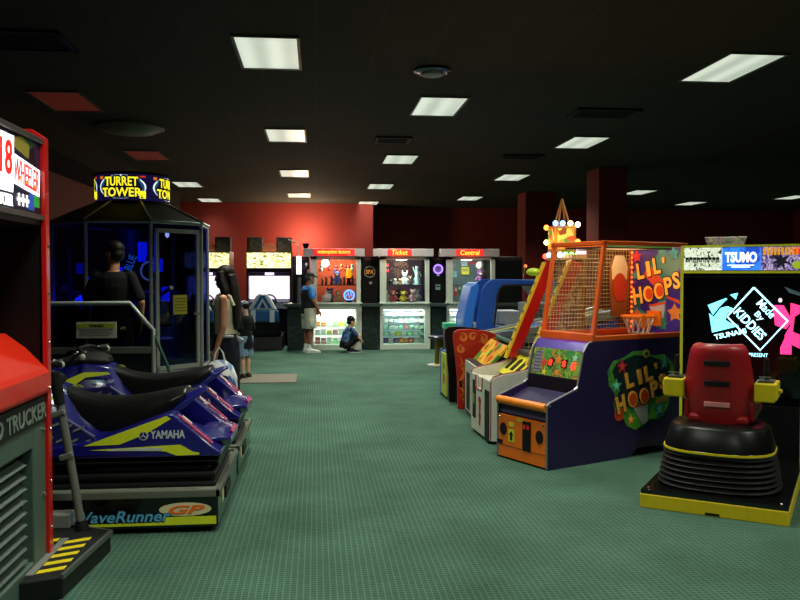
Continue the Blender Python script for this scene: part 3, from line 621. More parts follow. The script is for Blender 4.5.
# ================================================================== prize booths
NEON = M('red neon tube', (255, 120, 40), .4, em=4.0, ecol=(255, 150, 40)); NEONHALO = M('painted red neon halo', (200, 60, 60), .5, em=.75, ecol=(255, 36, 44))
FASC = M('fascia grey', (205, 196, 198), .45, .2); BFR = M('booth frame grey green', (206, 214, 202), .45)
MARB = pattern('dark green marble', [(26, 34, 32), (36, 48, 44), (22, 28, 27), (52, 66, 60)], 9, rough=.3, kind='NOISE')
CTOP = M('counter top edge', (58, 70, 66), .35)
CASEW = M('display case back light', (250, 250, 240), .5, em=1.1); CASET = M('display case cool back', (170, 205, 205), .5, em=.55)
PANEL = M('black booth panel', (16, 14, 15), .4)
BY = 17.5
def booth(x0, label, word, wl, back, lampcol, case):
    """x0 = left edge of the metal frame; 1.08 wide"""
    t = thing('prize_booth', label, 'prize booth', (x0, BY, 0), 0, 'prize booths at the back of the hall')
    W = 1.09
    f = MB()
    f.box(0, W, 0, .9, 0, .12); f.box(0, .07, 0, .9, .12, .88); f.box(W-.12, W, 0, .9, .12, .88); f.box(0, W, 0, .9, .86, 1.0); f.box(.07, W-.12, .85, .9, .12, .86)
    f.box(0, .14, 0, .08, 1.0, 2.0); f.box(W-.11, W-.02, 0, .08, 1.0, 2.0); f.box(0, W-.02, 0, .08, 1.93, 2.0)
    f.build('frame', BFR, t, .006)
    MB().box(-.02, W+.02, -.04, .93, .98, 1.015).build('ledge', M('ledge pale', (196, 208, 196), .4), t, .006)
    # upper cabinet
    MB().box(0, W, 1.2, 1.24, 1.0, 2.1).build('back_panel', back, t)
    u = MB(); u.box(0, .03, .08, 1.2, 1.0, 2.1); u.box(W-.03, W, .08, 1.2, 1.0, 2.1); u.box(0, W, .0, 1.24, 2.1, 2.13); u.build('case_side', M('booth inner dark', (40, 30, 30), .6), t)
    MB().box(.12, W-.09, .035, .043, 1.0, 1.94).build('window_pane', CLEAR, t)
    MB().box(.03, W-.03, .3, .75, 1.375, 1.39).build('shelf', M('shelf dark', (50, 44, 44), .4), t)
    MB().box(.07, W-.12, .02, .028, .13, .85).build('case_pane', CLEAR, t)
    MB().box(.07, W-.12, .83, .848, .13, .855).build('light_panel', CASEW if case else CASET, t)
    n = 3 if case else 4
    zs = [.13] + ([.32, .50, .67] if case else [.29, .43, .57, .72])
    s = MB()
    for z in zs[1:]: s.box(.07, W-.12, .08, .80, z-.012, z)
    s.build('glass_shelf', glass('glass shelf', (225, 245, 238), .5), t)
    lt = MB(); lt.tube([(.1, .12, .845), (W-.15, .12, .845)], .012, 8); lt.build('strip_light', M('white strip light', (255, 255, 255), .4, em=6), t)
    lamp('case_lamp', (W/2, .10, .83), 16, (255, 255, 245), .6, t, 'AREA', sy=.05)
    # fascia and neon lettering
    fs = MB().box(-.14, W+.06, -.06, .1, 2.0, 2.165).build('fascia', FASC, t, .006)
    MB().box(wl[0]-wl[1]/2-.09, wl[0]+wl[1]/2+.09, -.064, -.06, 2.01, 2.155).build('painted_halo', NEONHALO, fs)  # bloom around the neon, painted as a glowing red plate
    text('neon_lettering', word, wl[1], .105, NEON, (wl[0], -.075, 2.085), (1, 0, 0), (0, 0, 1), fs, d=.014, fat=.005, shear=.15)
    lamp('neon_lamp', (wl[0], -.22, 2.08), 2.2, (255, 60, 40), .1, t)
    if lampcol:
        MB().lathe([(.20, 0), (.19, -.04), (.12, -.09), (.001, -.10)], (.50, .35, 2.02), 20).build('lamp_dome', M('booth lamp glow', (230, 255, 250), .4, em=7), t, smooth=True)
        lamp('booth_lamp', (.5, .3, 1.86), 24, lampcol, .15, t)
    return t
RB = M('orange red wall', (226, 110, 74), .7, var=.08)
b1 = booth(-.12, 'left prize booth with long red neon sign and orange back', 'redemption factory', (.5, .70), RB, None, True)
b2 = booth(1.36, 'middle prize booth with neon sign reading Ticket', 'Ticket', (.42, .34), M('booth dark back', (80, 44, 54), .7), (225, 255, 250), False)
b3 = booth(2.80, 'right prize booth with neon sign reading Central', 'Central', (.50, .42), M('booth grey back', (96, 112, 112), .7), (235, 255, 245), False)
lamp('booth_lamp', (.45, 18.0, 1.98), 30, (255, 225, 190), .12)
gl = thing('globe_lamp', 'round white globe lamp hanging in the left prize window', 'lamp', (.20, 17.95, 1.86))
MB().ball((0, 0, 0), .085, 18, 12).build('globe', M('globe glow', (255, 250, 235), .4, em=5), gl, smooth=True)
MB().tube([(0, 0, .08), (0, 0, .23)], .012, 8).build('stem', BLACK, gl)

# marble counters between the booths
def counter(x0, x1, label):
    t = thing('marble_counter', label, 'counter', ((x0+x1)/2, BY, 0), 0, 'dark marble counters')
    w = (x1-x0)/2
    MB().box(-w, w, -.02, .85, 0, .93).build('counter_body', MARB, t, .006)
    o = .08
    MB().prism([(-w-.02, .93), (w+.02, .93), (w+o, .965), (w+o, .995), (-w-o, .995), (-w-o, .965)], 'y', -.13, -.065).build('counter_top', CTOP, t, .004)
    MB().box(-w, w, -.07, .86, .93, .995).build('counter_slab', CTOP, t, .004)
    return t
counter(-.61, -.15, 'dark green marble counter at the left end of the prize booths')
counter(1.0, 1.335, 'dark green marble counter between the left and middle prize booths')
counter(2.48, 2.775, 'dark green marble counter between the middle and right prize booths')
counter(3.95, 4.6, 'dark green marble counter right of the last prize booth')
def bpanel(x0, x1, label):
    t = thing('black_panel', label, 'panel', ((x0+x1)/2, BY+.12, 1.0), 0, 'black panels between the prize booths'); w = (x1-x0)/2
    MB().box(-w, w, 0, .5, 0, 1.0).build('panel_body', PANEL, t, .005)
    m = MB(); m.box(-w+.02, w-.02, -.008, 0, .92, .98); m.build('panel_trim', M('panel trim', (60, 16, 18), .5), t)
    return t
bpanel(-.50, -.145, 'black panel behind the left marble counter')
bpanel(.995, 1.335, 'black panel with the orange round emblem')
bpanel(2.48, 2.775, 'black panel with the purple glowing dial')
bpanel(3.92, 4.5, 'black panel right of the last prize booth')
# emblem, dial and small fittings on the panels
e = thing('round_emblem', 'round black emblem with orange lettering on the panel between two booths', 'sign', (1.15, BY+.12, 1.67))
w = MB(); w.tube([(.115*math.cos(2*PI*i/28), -.012, .115*math.sin(2*PI*i/28)) for i in range(29)], .007, 6); w.build('emblem_ring', M('emblem ring', (170, 150, 130), .4), e, smooth=True)
MB().plate(ell(.108, .108, 28), (0, -.004, 0), (1, 0, 0), (0, 0, 1), .004).build('emblem_disc', BLACK, e)
text('lettering', 'SFX', .17, .09, M('emblem orange', (225, 140, 50), .4, em=.35), (0, -.008, 0), (1, 0, 0), (0, 0, 1), e, fat=.02, shear=.1)
e = thing('neon_dial', 'purple glowing round dial on the panel left of the last booth', 'clock', (2.635, BY+.12, 1.73))
w = MB(); w.tube([(.092*math.cos(2*PI*i/28), -.02, .092*math.sin(2*PI*i/28)) for i in range(29)], .017, 8); w.build('neon_ring', M('purple neon', (150, 110, 255), .4, em=2.6, ecol=(140, 100, 255)), e, smooth=True)
MB().plate(ell(.08, .08, 24), (0, -.004, 0), (1, 0, 0), (0, 0, 1), .004).build('dial_face', M('dial face', (110, 100, 140), .4, em=.25), e)
h = MB(); h.obox((0, -.012, .025), (.06, .004, .01), (0, 0, 1), (0, 1, 0)); h.obox((.02, -.012, 0), (.05, .004, .01), (1, 0, .2), (0, 1, 0)); h.build('hand', BLACK, e)
for nm, lb, x, z, w_, h_, m in (('wall_card', 'small white card under the orange round emblem', 1.17, 1.43, .05, .05, (220, 215, 205)), ('wall_card', 'small pale card under the purple dial', 2.64, 1.60, .06, .04, (190, 190, 200)),
                           ('card_reader', 'grey square box low on the panel with the purple dial', 2.63, 1.34, .10, .12, (120, 150, 140))):
    t = thing(nm, lb, 'sign', (x, BY+.119, z))
    MB().box(-w_/2, w_/2, -.02, 0, -h_/2, h_/2).build('plate', M(nm+str(z), m, .5), t, .003)
    MB().box(-w_/3, w_/3, -.023, -.02, 0, h_/4).build('slot', BLACK, t)
for x, z, n in ((-.2, 1.80, 'upper'), (-.16, 1.66, 'middle'), (-.19, 1.53, 'lower')):
    t = thing('keyring_toy', '%s small hanging toy on the black panel behind the standing man' % n, 'toy', (x, BY+.08, z))
    MB().ball((0, 0, .03), (.03, .022, .035), 10, 8).build('head', M('toy '+n, {'upper': (220, 215, 205), 'middle': (200, 130, 120), 'lower': (225, 170, 80)}[n], .6), t, smooth=True)
    MB().ball((0, 0, -.03), (.024, .02, .04), 10, 8).build('toy_body', M('toy dark', (60, 50, 60), .6), t, smooth=True)
# bent tube lamp at the left end
t = thing('tube_wall_lamp', 'white tube lamp on a bent arm at the left end of the booths', 'lamp', (-.36, BY-.02, 1.0))
MB().tube([(.0, .1, .0), (0, .1, .55)], .045, 10).build('lamp_post', M('lamp post grey', (110, 112, 116), .4, .5), t, smooth=True)
MB().tube([(0, .1, .62), (0, .1, 1.0)], .052, 14).build('tube', M('tube glow', (240, 235, 255), .4, em=2.2), t, smooth=True)
MB().tube([(0, .1, 1.0), (0, .1, 1.18), (-.05, .1, 1.28), (-.22, .1, 1.36)], .018, 8).build('arm', M('arm pale', (230, 190, 165), .5, em=.15), t, smooth=True)
lamp('tube_lamp', (0, -.1, .8), 1.5, (240, 230, 255), .05, t)
# goods in the glass display cases: one box of each row is made, the rest are copies
NTH = ['first', 'second', 'third', 'fourth', 'fifth', 'sixth', 'seventh', 'eighth', 'ninth']
def goods(bx, rows, side):
    for r, (z, n, h, cols, shelf) in enumerate(rows):
        pitch = .88/n
        src = None
        for k in range(n):
            cn, cc = cols[k % len(cols)]
            w = pitch*.86; hh = h*(.82+.18*((k*7+r*3) % 5)/4)
            mb = MB().box(-w/2, w/2, 0, .16, 0, hh)
            mb.mat(1).box(-w*.36, w*.36, -.002, 0, hh*.25, hh*.6)
            o = mb.build('snack_box', [M('carton '+cn, cc, .5), M('carton print '+cn, tuple(min(255, int(v*.6+90)) for v in cc), .5)], None, .003)
            o.location = (bx+.09+pitch*(k+.5), BY+.14, z+.001)
            tag(o, '%s carton, %s from left on the %s shelf, %s display case' % (cn, NTH[k], shelf, side), 'box', 'cartons on the %s shelf of the %s case' % (shelf, side))
WH, OR, YE, PK, GR, PU, TE, RE = ('white', (235, 232, 225)), ('orange', (245, 150, 70)), ('yellow', (236, 224, 60)), ('pink', (230, 130, 140)), ('pale green', (180, 225, 160)), ('purple', (120, 80, 170)), ('pale teal', (190, 228, 220)), ('red', (210, 80, 70))
goods(-.12, [(.67, 5, .13, [WH, WH, PK], 'top'), (.50, 7, .10, [OR, OR, WH, GR, YE, GR, YE], 'second'), (.32, 7, .11, [WH, WH, YE, PK, WH, WH, GR], 'third'), (.13, 7, .13, [RE, PK, WH, GR, WH, OR, PK], 'bottom')], 'left')
goods(1.36, [(.72, 6, .08, [TE, TE, WH], 'top'), (.57, 8, .09, [WH, WH, TE], 'second'), (.43, 8, .09, [TE, WH, WH, TE, PK], 'third'), (.29, 7, .09, [TE, WH, YE, WH, GR, WH, TE], 'fourth'), (.13, 8, .12, [PU, WH, PU, OR, OR, PK, WH, TE], 'bottom')], 'middle')
goods(2.80, [(.72, 6, .08, [WH, TE], 'top'), (.57, 6, .09, [WH, TE, WH], 'second'), (.43, 6, .09, [TE, WH], 'third'), (.29, 6, .09, [WH, YE, WH, GR], 'fourth'), (.13, 6, .10, [OR, PU, WH, TE], 'bottom')], 'right')

# prizes behind the windows
def plush(x, z, s, col, label, ears='round', belly=None, y=.45):
    t = thing('plush_toy', label, 'toy', (x, BY+y, z), 0, 'plush toys in the prize windows')
    m = M('plush %d %d %d' % col, col, .9, bump=.3)
    b = MB(); b.ball((0, 0, .36*s), (.26*s, .22*s, .34*s)); b.ball((-.16*s, -.16*s, .1*s), (.11*s, .17*s, .1*s)); b.ball((.16*s, -.16*s, .1*s), (.11*s, .17*s, .1*s))
    b.cap((-.22*s, 0, .52*s), (-.36*s, -.1*s, .3*s), .08*s, .07*s); b.cap((.22*s, 0, .52*s), (.36*s, -.1*s, .3*s), .08*s, .07*s); b.build('toy_body', m, t, smooth=True)
    MB().ball((0, -.02*s, .82*s), (.24*s, .22*s, .22*s)).build('head', m, t, smooth=True)
    for k in (-1, 1):
        e = MB(); e.ball((k*.19*s, 0, 1.02*s), (.08*s, .05*s, .09*s) if ears == 'round' else (.06*s, .05*s, .22*s)); e.build('ear', m, t, smooth=True)
    q = MB(); q.ball((0, -.2*s, .78*s), (.11*s, .08*s, .08*s)); q.build('muzzle', M('plush muzzle', (225, 205, 180), .9) if belly is None else belly, t, smooth=True)
    return t
BLUP, BRN, WHP = (70, 100, 190), (200, 150, 90), (225, 225, 220)
Z1, Z2 = 1.016, 1.391
plush(.30, Z1, .28, (80, 100, 170), 'blue plush toy at the left end of the left prize window floor')
plush(.47, Z1, .24, BRN, 'tan plush toy beside the blue neon ring in the left prize window', y=.35)
plush(.46, Z2, .28, (90, 130, 220), 'blue upright plush on the shelf of the left prize window', 'long')
t = thing('plastic_bag', 'full pale plastic bag on the left prize window floor', 'bag', (.22, BY+.25, Z1))
mb = MB(); mb.ball((0, 0, .085), (.11, .09, .084)); mb.ball((.05, 0, .13), (.07, .06, .06)); mb.tube([(0, 0, .15), (.0, 0, .2), (.02, 0, .24)], [.05, .02, .035], 8); mb.build('bag_body', M('pale bag', (205, 205, 205), .4, bump=.4), t, smooth=True)
t = thing('neon_ring_sign', 'blue neon ring sign on the left prize window floor', 'neon sign', (.71, BY+.2, Z1+.15))
NB = M('blue neon', (100, 170, 255), .4, em=2.2, ecol=(90, 160, 255))
mb = MB(); mb.tube([(.105*math.cos(2*PI*i/28), 0, .105*math.sin(2*PI*i/28)) for i in range(29)], .017, 8); mb.build('neon_ring', NB, t, smooth=True)
mb = MB(); mb.tube([(-.06, 0, -.02), (-.02, 0, .07), (.0, 0, -.06), (.04, 0, .07), (.06, 0, -.02)], .011, 6); mb.build('neon_sign_stroke', NB, t, smooth=True)
MB().box(-.06, .06, -.02, .06, -.15, -.105).build('stand', BLACK, t)
t = thing('lava_lamp', 'glowing orange and yellow lamp on the shelf of the left prize window', 'lamp', (.71, BY+.4, Z2))
MB().lathe([(.05, 0), (.05, .03), (.035, .09), (.05, .13), (.05, .15)], seg=16).build('lamp_base', M('lamp base dark', (50, 20, 20), .4), t, smooth=True)
MB().lathe([(.05, .15), (.06, .2), (.045, .33), (.035, .36)], seg=16).build('globe', M('lava glow', (255, 170, 20), .4, em=1.5, ecol=(255, 140, 10)), t, smooth=True)
MB().lathe([(.035, .36), (.03, .40), (.01, .42)], seg=16).build('lamp_cap', M('lamp cap', (190, 50, 30), .4), t, smooth=True)
def figurine(x, z, s, col, label, y=.4, kind='statue'):
    t = thing('figurine', label, 'figurine', (x, BY+y, z), 0, 'small prizes in the prize windows'); m = M('figurine %d %d %d' % col, col, .5)
    MB().lathe([(.3*s, 0), (.3*s, .1*s), (.24*s, .12*s)], seg=12).build('plinth', m, t)
    b = MB(); b.lathe([(.2*s, .12*s), (.24*s, .4*s), (.13*s, .62*s), (.17*s, .9*s), (.08*s, 1.1*s)], seg=10); b.ball((0, 0, 1.22*s), .14*s, 10, 8)
    b.cap((.15*s, 0, .95*s), (.3*s, -.05*s, .6*s), .06*s, .04*s, 8); b.cap((-.15*s, 0, .95*s), (-.28*s, -.1*s, 1.25*s), .06*s, .04*s, 8)
    b.build('figure', m, t, smooth=True)
dk = [(70, 50, 50), (90, 40, 40), (60, 60, 80), (120, 70, 60), (50, 46, 44)]
for i, x in enumerate((.14, .22, .34, .54, .61, .79, .89)): figurine(x, Z2, .11+.02*(i % 3), dk[i % 5], 'dark figurine, %s from left on the left prize window shelf' % NTH[i], .35)
for i, x in enumerate((.12, .30, .44, .56, .66, .80)):
    t = thing('hanging_toy', 'small hanging toy, %s from left at top of the left prize window' % NTH[i], 'toy', (x, BY+.62, 1.74+.02*(i % 2)), 0, 'toys hanging in the left prize window')
    mm = M('hanging toy %d' % i, [(200, 190, 190), (190, 60, 40), (120, 50, 50), (230, 90, 50), (140, 70, 70), (150, 210, 210)][i], .6)
    b = MB(); b.ball((0, 0, .05), .035, 10, 8); b.ball((0, 0, -.02), (.04, .03, .05), 10, 8); b.build('toy_body', mm, t, smooth=True)
    MB().tube([(0, 0, .08), (0, 0, .33)], .003, 5).build('string', BLACK, t)
# middle window
figurine(1.36+.85, Z2, .30, (200, 235, 220), 'tall pale statue at the right of the middle prize window', .4)
plush(1.36+.60, Z2, .26, (222, 228, 224), 'white plush toy in the centre of the middle prize window shelf', 'long', y=.6)
for i, (x, s, c, z) in enumerate(((.15, .14, (60, 50, 40), Z2), (.26, .135, (40, 36, 34), Z2), (.368, .135, (215, 200, 190), Z2), (.475, .135, (200, 160, 110), Z2), (.70, .2, (120, 90, 80), Z2),
                         (.18, .26, (205, 195, 190), Z1), (.30, .24, (190, 80, 80), Z1), (.41, .25, (44, 40, 44), Z1), (.52, .22, (235, 215, 60), Z1), (.63, .25, (180, 70, 80), Z1), (.74, .26, (220, 170, 170), Z1), (.86, .26, (190, 200, 190), Z1))):
    plush(1.36+x, z, s*(.93 if z == Z2 else 1), c, '%s plush toy, %s from left on the %s of middle prize window' % ({(60, 50, 40): 'brown', (40, 36, 34): 'black', (215, 200, 190): 'cream', (200, 160, 110): 'tan', (120, 90, 80): 'dull brown', (205, 195, 190): 'pale grey', (190, 80, 80): 'red', (44, 40, 44): 'black', (235, 215, 60): 'yellow', (180, 70, 80): 'crimson', (220, 170, 170): 'pink', (190, 200, 190): 'pale green'}[c], NTH[i if z == Z2 else i-5], 'shelf' if z == Z2 else 'floor'), y=(.38, .38)[i % 2] if z == Z2 else (.18, .5)[i % 2])
for i, (z, n) in enumerate(((1.83, 'upper'), (1.70, 'lower'))):
    o = MB().box(-.03, .03, 0, .02, -.03, .03).build('red_indicator', M('red indicator', (230, 30, 50), .4, em=1.0), None, .005); o.location = (1.36+.27, BY+1.17, z)
    tag(o, '%s small red light at the back of the middle prize window' % n, 'light')
# right window
for i, (x, z, w_, h_, cn, cc) in enumerate(((.20, 1.80, .10, .10, 'orange', (230, 150, 70)), (.34, 1.82, .12, .08, 'grey', (120, 120, 120)), (.62, 1.70, .18, .17, 'yellow', (235, 215, 50)), (.60, 1.86, .14, .10, 'pale', (180, 190, 190)), (.80, 1.88, .2, .06, 'red', (200, 40, 40)), (.28, 1.62, .28, .14, 'teal', (120, 165, 160)))):
    o = MB().box(-w_/2, w_/2, 0, .06, -h_/2, h_/2); o.mat(1).box(-w_*.35, w_*.35, -.003, 0, -h_*.1, h_*.3)
    o = o.build('boxed_prize', [M('prize box '+cn, cc, .5), M('prize print '+cn, tuple(int(v*.5+60) for v in cc), .5)], None, .004); o.location = (2.80+x, BY+1.13, z)
    tag(o, '%s boxed prize high at the back of the right prize window' % cn, 'box', 'boxed prizes')
plush(2.80+.83, Z2, .30, (110, 60, 110), 'purple plush toy under a pale cap in the right prize window', y=.4)
o = MB().ball((0, 0, 0), (.09, .06, .085), 14, 10).build('white_ball', M('white ball', (240, 225, 210), .5), None, smooth=True); o.location = (2.80+.82, BY+.4, Z2+.425); tag(o, 'pale round ball on top of the purple plush toy', 'ball')
for i in range(9):
    cn, cc = [('purple', (120, 80, 130)), ('red', (190, 60, 50)), ('green', (60, 110, 80)), ('cream', (200, 190, 170)), ('blue', (60, 100, 140)), ('orange', (200, 110, 60)), ('navy', (40, 50, 80)), ('yellow', (200, 190, 80)), ('brown', (110, 70, 60))][i]
    t = thing('hanging_prize', '%s strip prize hanging in the lower half of the right prize window' % cn, 'toy', (2.80+.17+.085*i, BY+.3, 1.1+.03*(i % 3)), 0, 'strip prizes hanging in the right window')
    MB().box(-.03, .03, -.01, .02, 0, .2).build('pouch', M('strip '+cn, cc, .5), t, .004); MB().box(-.02, .02, -.012, -.01, .12, .18).build('header_card', M('strip card', (210, 205, 200), .5), t)

# uplight washing the red wall behind the booths
t = thing('torchiere', 'small black topped uplight washing the red wall above the long neon sign', 'lamp', (-.31, 25.55, 2.48))
MB().lathe([(.05, -.08), (.10, .06), (.10, .10), (.09, .10), (.04, -.06)], seg=20).build('lamp_bowl', BLACK, t, smooth=True); MB().tube([(0, 0, -2.46), (0, 0, -.07)], .02, 10).build('lamp_pole', BLACK, t, smooth=True); MB().lathe([(.18, -2.48), (.18, -2.46), (.02, -2.44)], seg=20).build('lamp_base', BLACK, t, smooth=True); MB().ball((0, 0, .05), .05, 12, 8).build('bulb', M('warm bulb glow', (255, 230, 190), .4, em=4), t, smooth=True)
lamp('wash', (0, 0, 2.12), 95, (255, 200, 150), .12, t, 'SPOT', (160, 0, 0), ang=130, blend=1.0) if False else lamp('wash', (0, 0, .25), 230, (255, 222, 180), .1, t)

# more machines beyond the right hand row
def back_cab(x, y, w, h, label, col, scr=None):
    t = thing('upright_cabinet', label, 'arcade machine', (x, y, 0))
    MB().prism([(0, 0), (.7, 0), (.7, h), (.05, h), (.0, h-.12), (.12, h-.3), (.2, h-.75), (-.05, h-.85), (0, h-1.0)], 'y', -w/2, w/2).build('body', M('cab %d %d %d' % col, col, .5), t, .01)
    MB().box(-.02, .02, -w/2+.04, w/2-.04, h-.12, h-.03).build('marquee', M('cab marquee', (60, 50, 60), .5), t)
    if scr: MB().obox((.15, 0, h-.52), (.4, .01, w*.8), (.16, 0, -.9), (0, 1, 0)).build('screen', scr, t)
    return t
back_cab(3.98, 15.2, .8, 1.50, 'pale grey machine standing behind the blue arched machine', (110, 120, 120))
back_cab(4.75, 17.0, .8, 1.72, 'dark cabinet far behind the blue arched machine', (20, 18, 22))
t = thing('capsule_lamp', 'oval yellow green glowing lamp on top of the pale grey machine', 'lamp', (4.1, 15.2, 1.5))
MB().lathe([(.05, 0), (.05, .03), (.015, .05), (.015, .10)], seg=14).build('lamp_foot', BLACK, t, smooth=True)
MB().ball((0, 0, .16), (.14, .13, .075), 16, 10).build('lamp_globe', M('yellow green glow', (150, 170, 20), .5, em=.35), t, smooth=True)
for i, (x, n) in enumerate(((3.95, 'left'), (4.42, 'right'))):
    t = thing('stem_lamp', '%s small orange stem lamp beside the yellow green glowing lamp' % n, 'lamp', (x, 15.35, 1.5))
    MB().tube([(0, 0, 0), (0, 0, .22), (.03, 0, .28)], .012, 8).build('stem', CHROME, t, smooth=True); MB().ball((.03, 0, .27), .035, 10, 8).build('bulb', M('small orange bulb', (230, 130, 70), .4, em=.8), t, smooth=True)
# ================================================================== right hand row, from the back
# pedestal table
t = thing('pedestal_table', 'small round dark topped table on brass columns', 'table', (2.16, 14.35, 0))
MB().lathe([(.02, .47), (.17, .475), (.19, .49), (.19, .515), (.17, .53), (.001, .53)], seg=28).build('table_top', M('table top dark', (40, 36, 70), .3, coat=.4), t, smooth=True)
for k in range(3):
    a = 2*PI*k/3; MB().tube([(.06*math.cos(a), .06*math.sin(a), .03), (.06*math.cos(a), .06*math.sin(a), .475)], .035, 10).build('column', M('brass', (150, 120, 40), .35, .8), t, smooth=True)
MB().lathe([(.2, 0), (.2, .02), (.14, .03)], seg=24).build('table_base', M('base pale', (190, 190, 170), .4), t, smooth=True)
# low green topped cabinet
t = thing('low_cabinet', 'low cabinet with bright green top between table and blue machine', 'cabinet', (2.2, 13.80, 0))
MB().box(0, .55, 0, .3, 0, .68).build('body', M('low cabinet body', (60, 66, 70), .5), t, .01)
MB().box(-.02, .5, -.02, .31, .68, .78).build('top', M('bright green top', (60, 190, 140), .4), t, .01)
MB().box(.5, .58, -.02, .3, .68, .79).build('end_cap', M('cap yellow', (210, 200, 80), .4), t, .006)
# blue arched machine
BLU2 = M('royal blue panel', (30, 78, 170), .4, coat=.2); BLU3 = M('bright blue panel', (44, 116, 215), .4, coat=.2)
t = thing('blue_arched_machine', 'blue machine with arched frame and clear window in the right row', 'arcade machine', (0, 12.8, 0))
arch = [(2.48, 0), (2.50, .62), (2.56, 1.0), (2.62, 1.36), (2.68, 1.47), (2.78, 1.535), (3.9, 1.52), (3.9, 1.44), (2.98, 1.455), (2.90, 1.40), (2.86, 1.28), (2.80, .80), (3.9, .72), (3.9, 0)]
for y in (0, .86):
    MB().prism(arch, 'y', y, y+.06).build('side_frame', BLU2, t, .012)
MB().prism([(2.86, 1.28), (2.90, 1.40), (2.98, 1.455), (3.9, 1.44), (3.9, 1.42), (2.99, 1.43), (2.92, 1.38), (2.885, 1.27), (2.83, .80), (2.80, .80)], 'y', -.012, .0).build('window_seal', M('seal dark', (40, 34, 26), .6), t)
MB().prism([(2.34, 0), (2.34, .9), (2.40, 1.2), (2.46, 1.42), (2.56, 1.49), (2.60, 1.40), (2.52, 1.0), (2.46, .6), (2.46, 0)], 'y', .10, .82).build('front_panel', BLU3, t, .02)
MB().prism([(2.46, 0), (3.85, 0), (3.85, .72), (2.5, .82)], 'y', .06, .86).build('base_cabinet', M('arch base pale', (150, 160, 160), .5), t)
MB().prism([(2.6, .82), (3.8, .74), (3.8, 1.42), (2.95, 1.42), (2.88, 1.3)], 'y', .02, .03).build('window', CLEAR, t)
MB().box(2.95, 3.3, .3, .75, .8, 1.02).build('prize_bin', M('bin white', (205, 205, 205), .5), t, .02); MB().box(3.4, 3.8, .2, .8, .78, 1.15).build('mechanism', M('mechanism grey', (110, 116, 120), .5, .4), t, .02)
# sloping clear table top game in front of it (low angled glass)
t = thing('sloping_table_game', 'low table game with sloping blue and yellow glass top', 'arcade machine', (1.95, 10.95, 0))
MB().prism([(0, 0), (2.2, 0), (2.2, 1.0), (.1, .62), (0, .58)], 'y', 0, .9).build('body', M('game body blue', (36, 60, 120), .4), t, .01)
for y0, y1 in ((-.03, .06), (.84, .93)): MB().prism([(.0, .60), (2.2, 1.02), (2.2, 1.14), (.0, .68)], 'y', y0, y1).build('side_rail', M('rail silver', (150, 152, 140), .35, .5), t, .006)
MB().prism([(.02, .66), (2.2, 1.07), (2.2, 1.09), (.02, .68)], 'y', .06, .84).build('glass_top', pattern('table game field', [(40, 60, 110), (60, 90, 160), (30, 40, 60), (90, 110, 120)], 3), t)
for y0, y1 in ((.10, .14), (.6, .64)): MB().prism([(.02, .685), (2.2, 1.095), (2.2, 1.105), (.02, .69)], 'y', y0, y1).build('lane_stripe', YELLOW, t)
# yellow front cabinet
t = thing('yellow_front_cabinet', 'narrow low cabinet with yellow front and blue edge behind the black scroll panel', 'arcade machine', (1.66, 10.32, 0))
MB().box(.02, .9, .02, .55, 0, .60).build('body', M('cab deep blue', (40, 70, 140), .4), t, .006)
MB().box(0, .02, .04, .5, .04, .58).build('front_panel', M('front lime yellow', (200, 205, 50), .4), t)
MB().box(-.004, .018, .5, .57, 0, .62).build('edge_strip', M('edge blue', (50, 110, 200), .4), t)
for z, r in ((.42, .05), (.25, .07)): MB().plate(ell(r, r, 16), (0, .25, z), (0, -1, 0), (0, 0, 1), .004).build('decal', M('decal magenta', (200, 60, 90), .5), t)
# whack style machine with two scroll-topped side panels
t = thing('scroll_sided_game', 'game with curved red scrollwork side panel and black far side', 'arcade machine', (1.62, 9.66, 0))
prof = [(.06, 0), (.055, .35), (.03, .62), (0, .86), (.01, .92), (.06, .95), (.20, .955), (.40, .935), (.56, .885), (.70, .80), (.86, .76), (.86, 0)]
rp = MB().prism(prof, 'y', -.035, .0).build('side_panel', M('scroll red', (186, 36, 20), .4), t, .006)
bp = MB().prism([(x-.02, z) for x, z in prof], 'y', .50, .54).build('side_panel', M('scroll black', (26, 18, 16), .4), t, .006)
gold = M('scroll orange ink', (226, 120, 40), .5)
def scroll(pts, w):
    l = []; r = []
    for i, p in enumerate(pts):
        a = pts[max(i-1, 0)]; b = pts[min(i+1, len(pts)-1)]; dx, dz = b[0]-a[0], b[1]-a[1]; n = math.hypot(dx, dz) or 1; ww = w*math.sin(PI*(i+.4)/(len(pts)-.2))
        l.append((p[0]-dz/n*ww, p[1]+dx/n*ww)); r.append((p[0]+dz/n*ww, p[1]-dx/n*ww))
    return l + r[::-1]
def spiral(cx, cz, r, a0, turns, sg=1, n=16): return [(cx+r*(1-.75*i/n)*math.cos(a0+sg*2*PI*turns*i/n), cz+r*(1-.75*i/n)*math.sin(a0+sg*2*PI*turns*i/n)) for i in range(n+1)]
for q in ([spiral(.12, .86, .055, 2.5, 1.2, -1), spiral(.24, .87, .05, 0, 1.2), spiral(.37, .85, .05, 2.5, 1.2, -1), spiral(.50, .80, .055, 0, 1.1), spiral(.10, .72, .05, 1.2, 1.2), spiral(.62, .76, .04, 2, 1.1, -1)] +
          [[(.12+.028*math.sin(z*19), .06+z) for z in [k*.03 for k in range(20)]]] + [spiral(.115, .30, .045, 0, 1.1), spiral(.13, .5, .05, 3, 1.1, -1), spiral(.13, .14, .045, 3, 1.1, -1)] + [[(.30+.04*k, .80+.015*math.sin(k*2.4)) for k in range(9)]]):
    MB().plate(scroll(q, .019), (0, -.035, 0), (1, 0, 0), (0, 0, 1), .003).build('scroll_ornament', gold, rp)
MB().prism([(.12, 0), (.84, 0), (.84, .74), (.5, .70), (.14, .60)], 'y', .0, .5).build('body', M('game body dark', (30, 30, 40), .5), t)
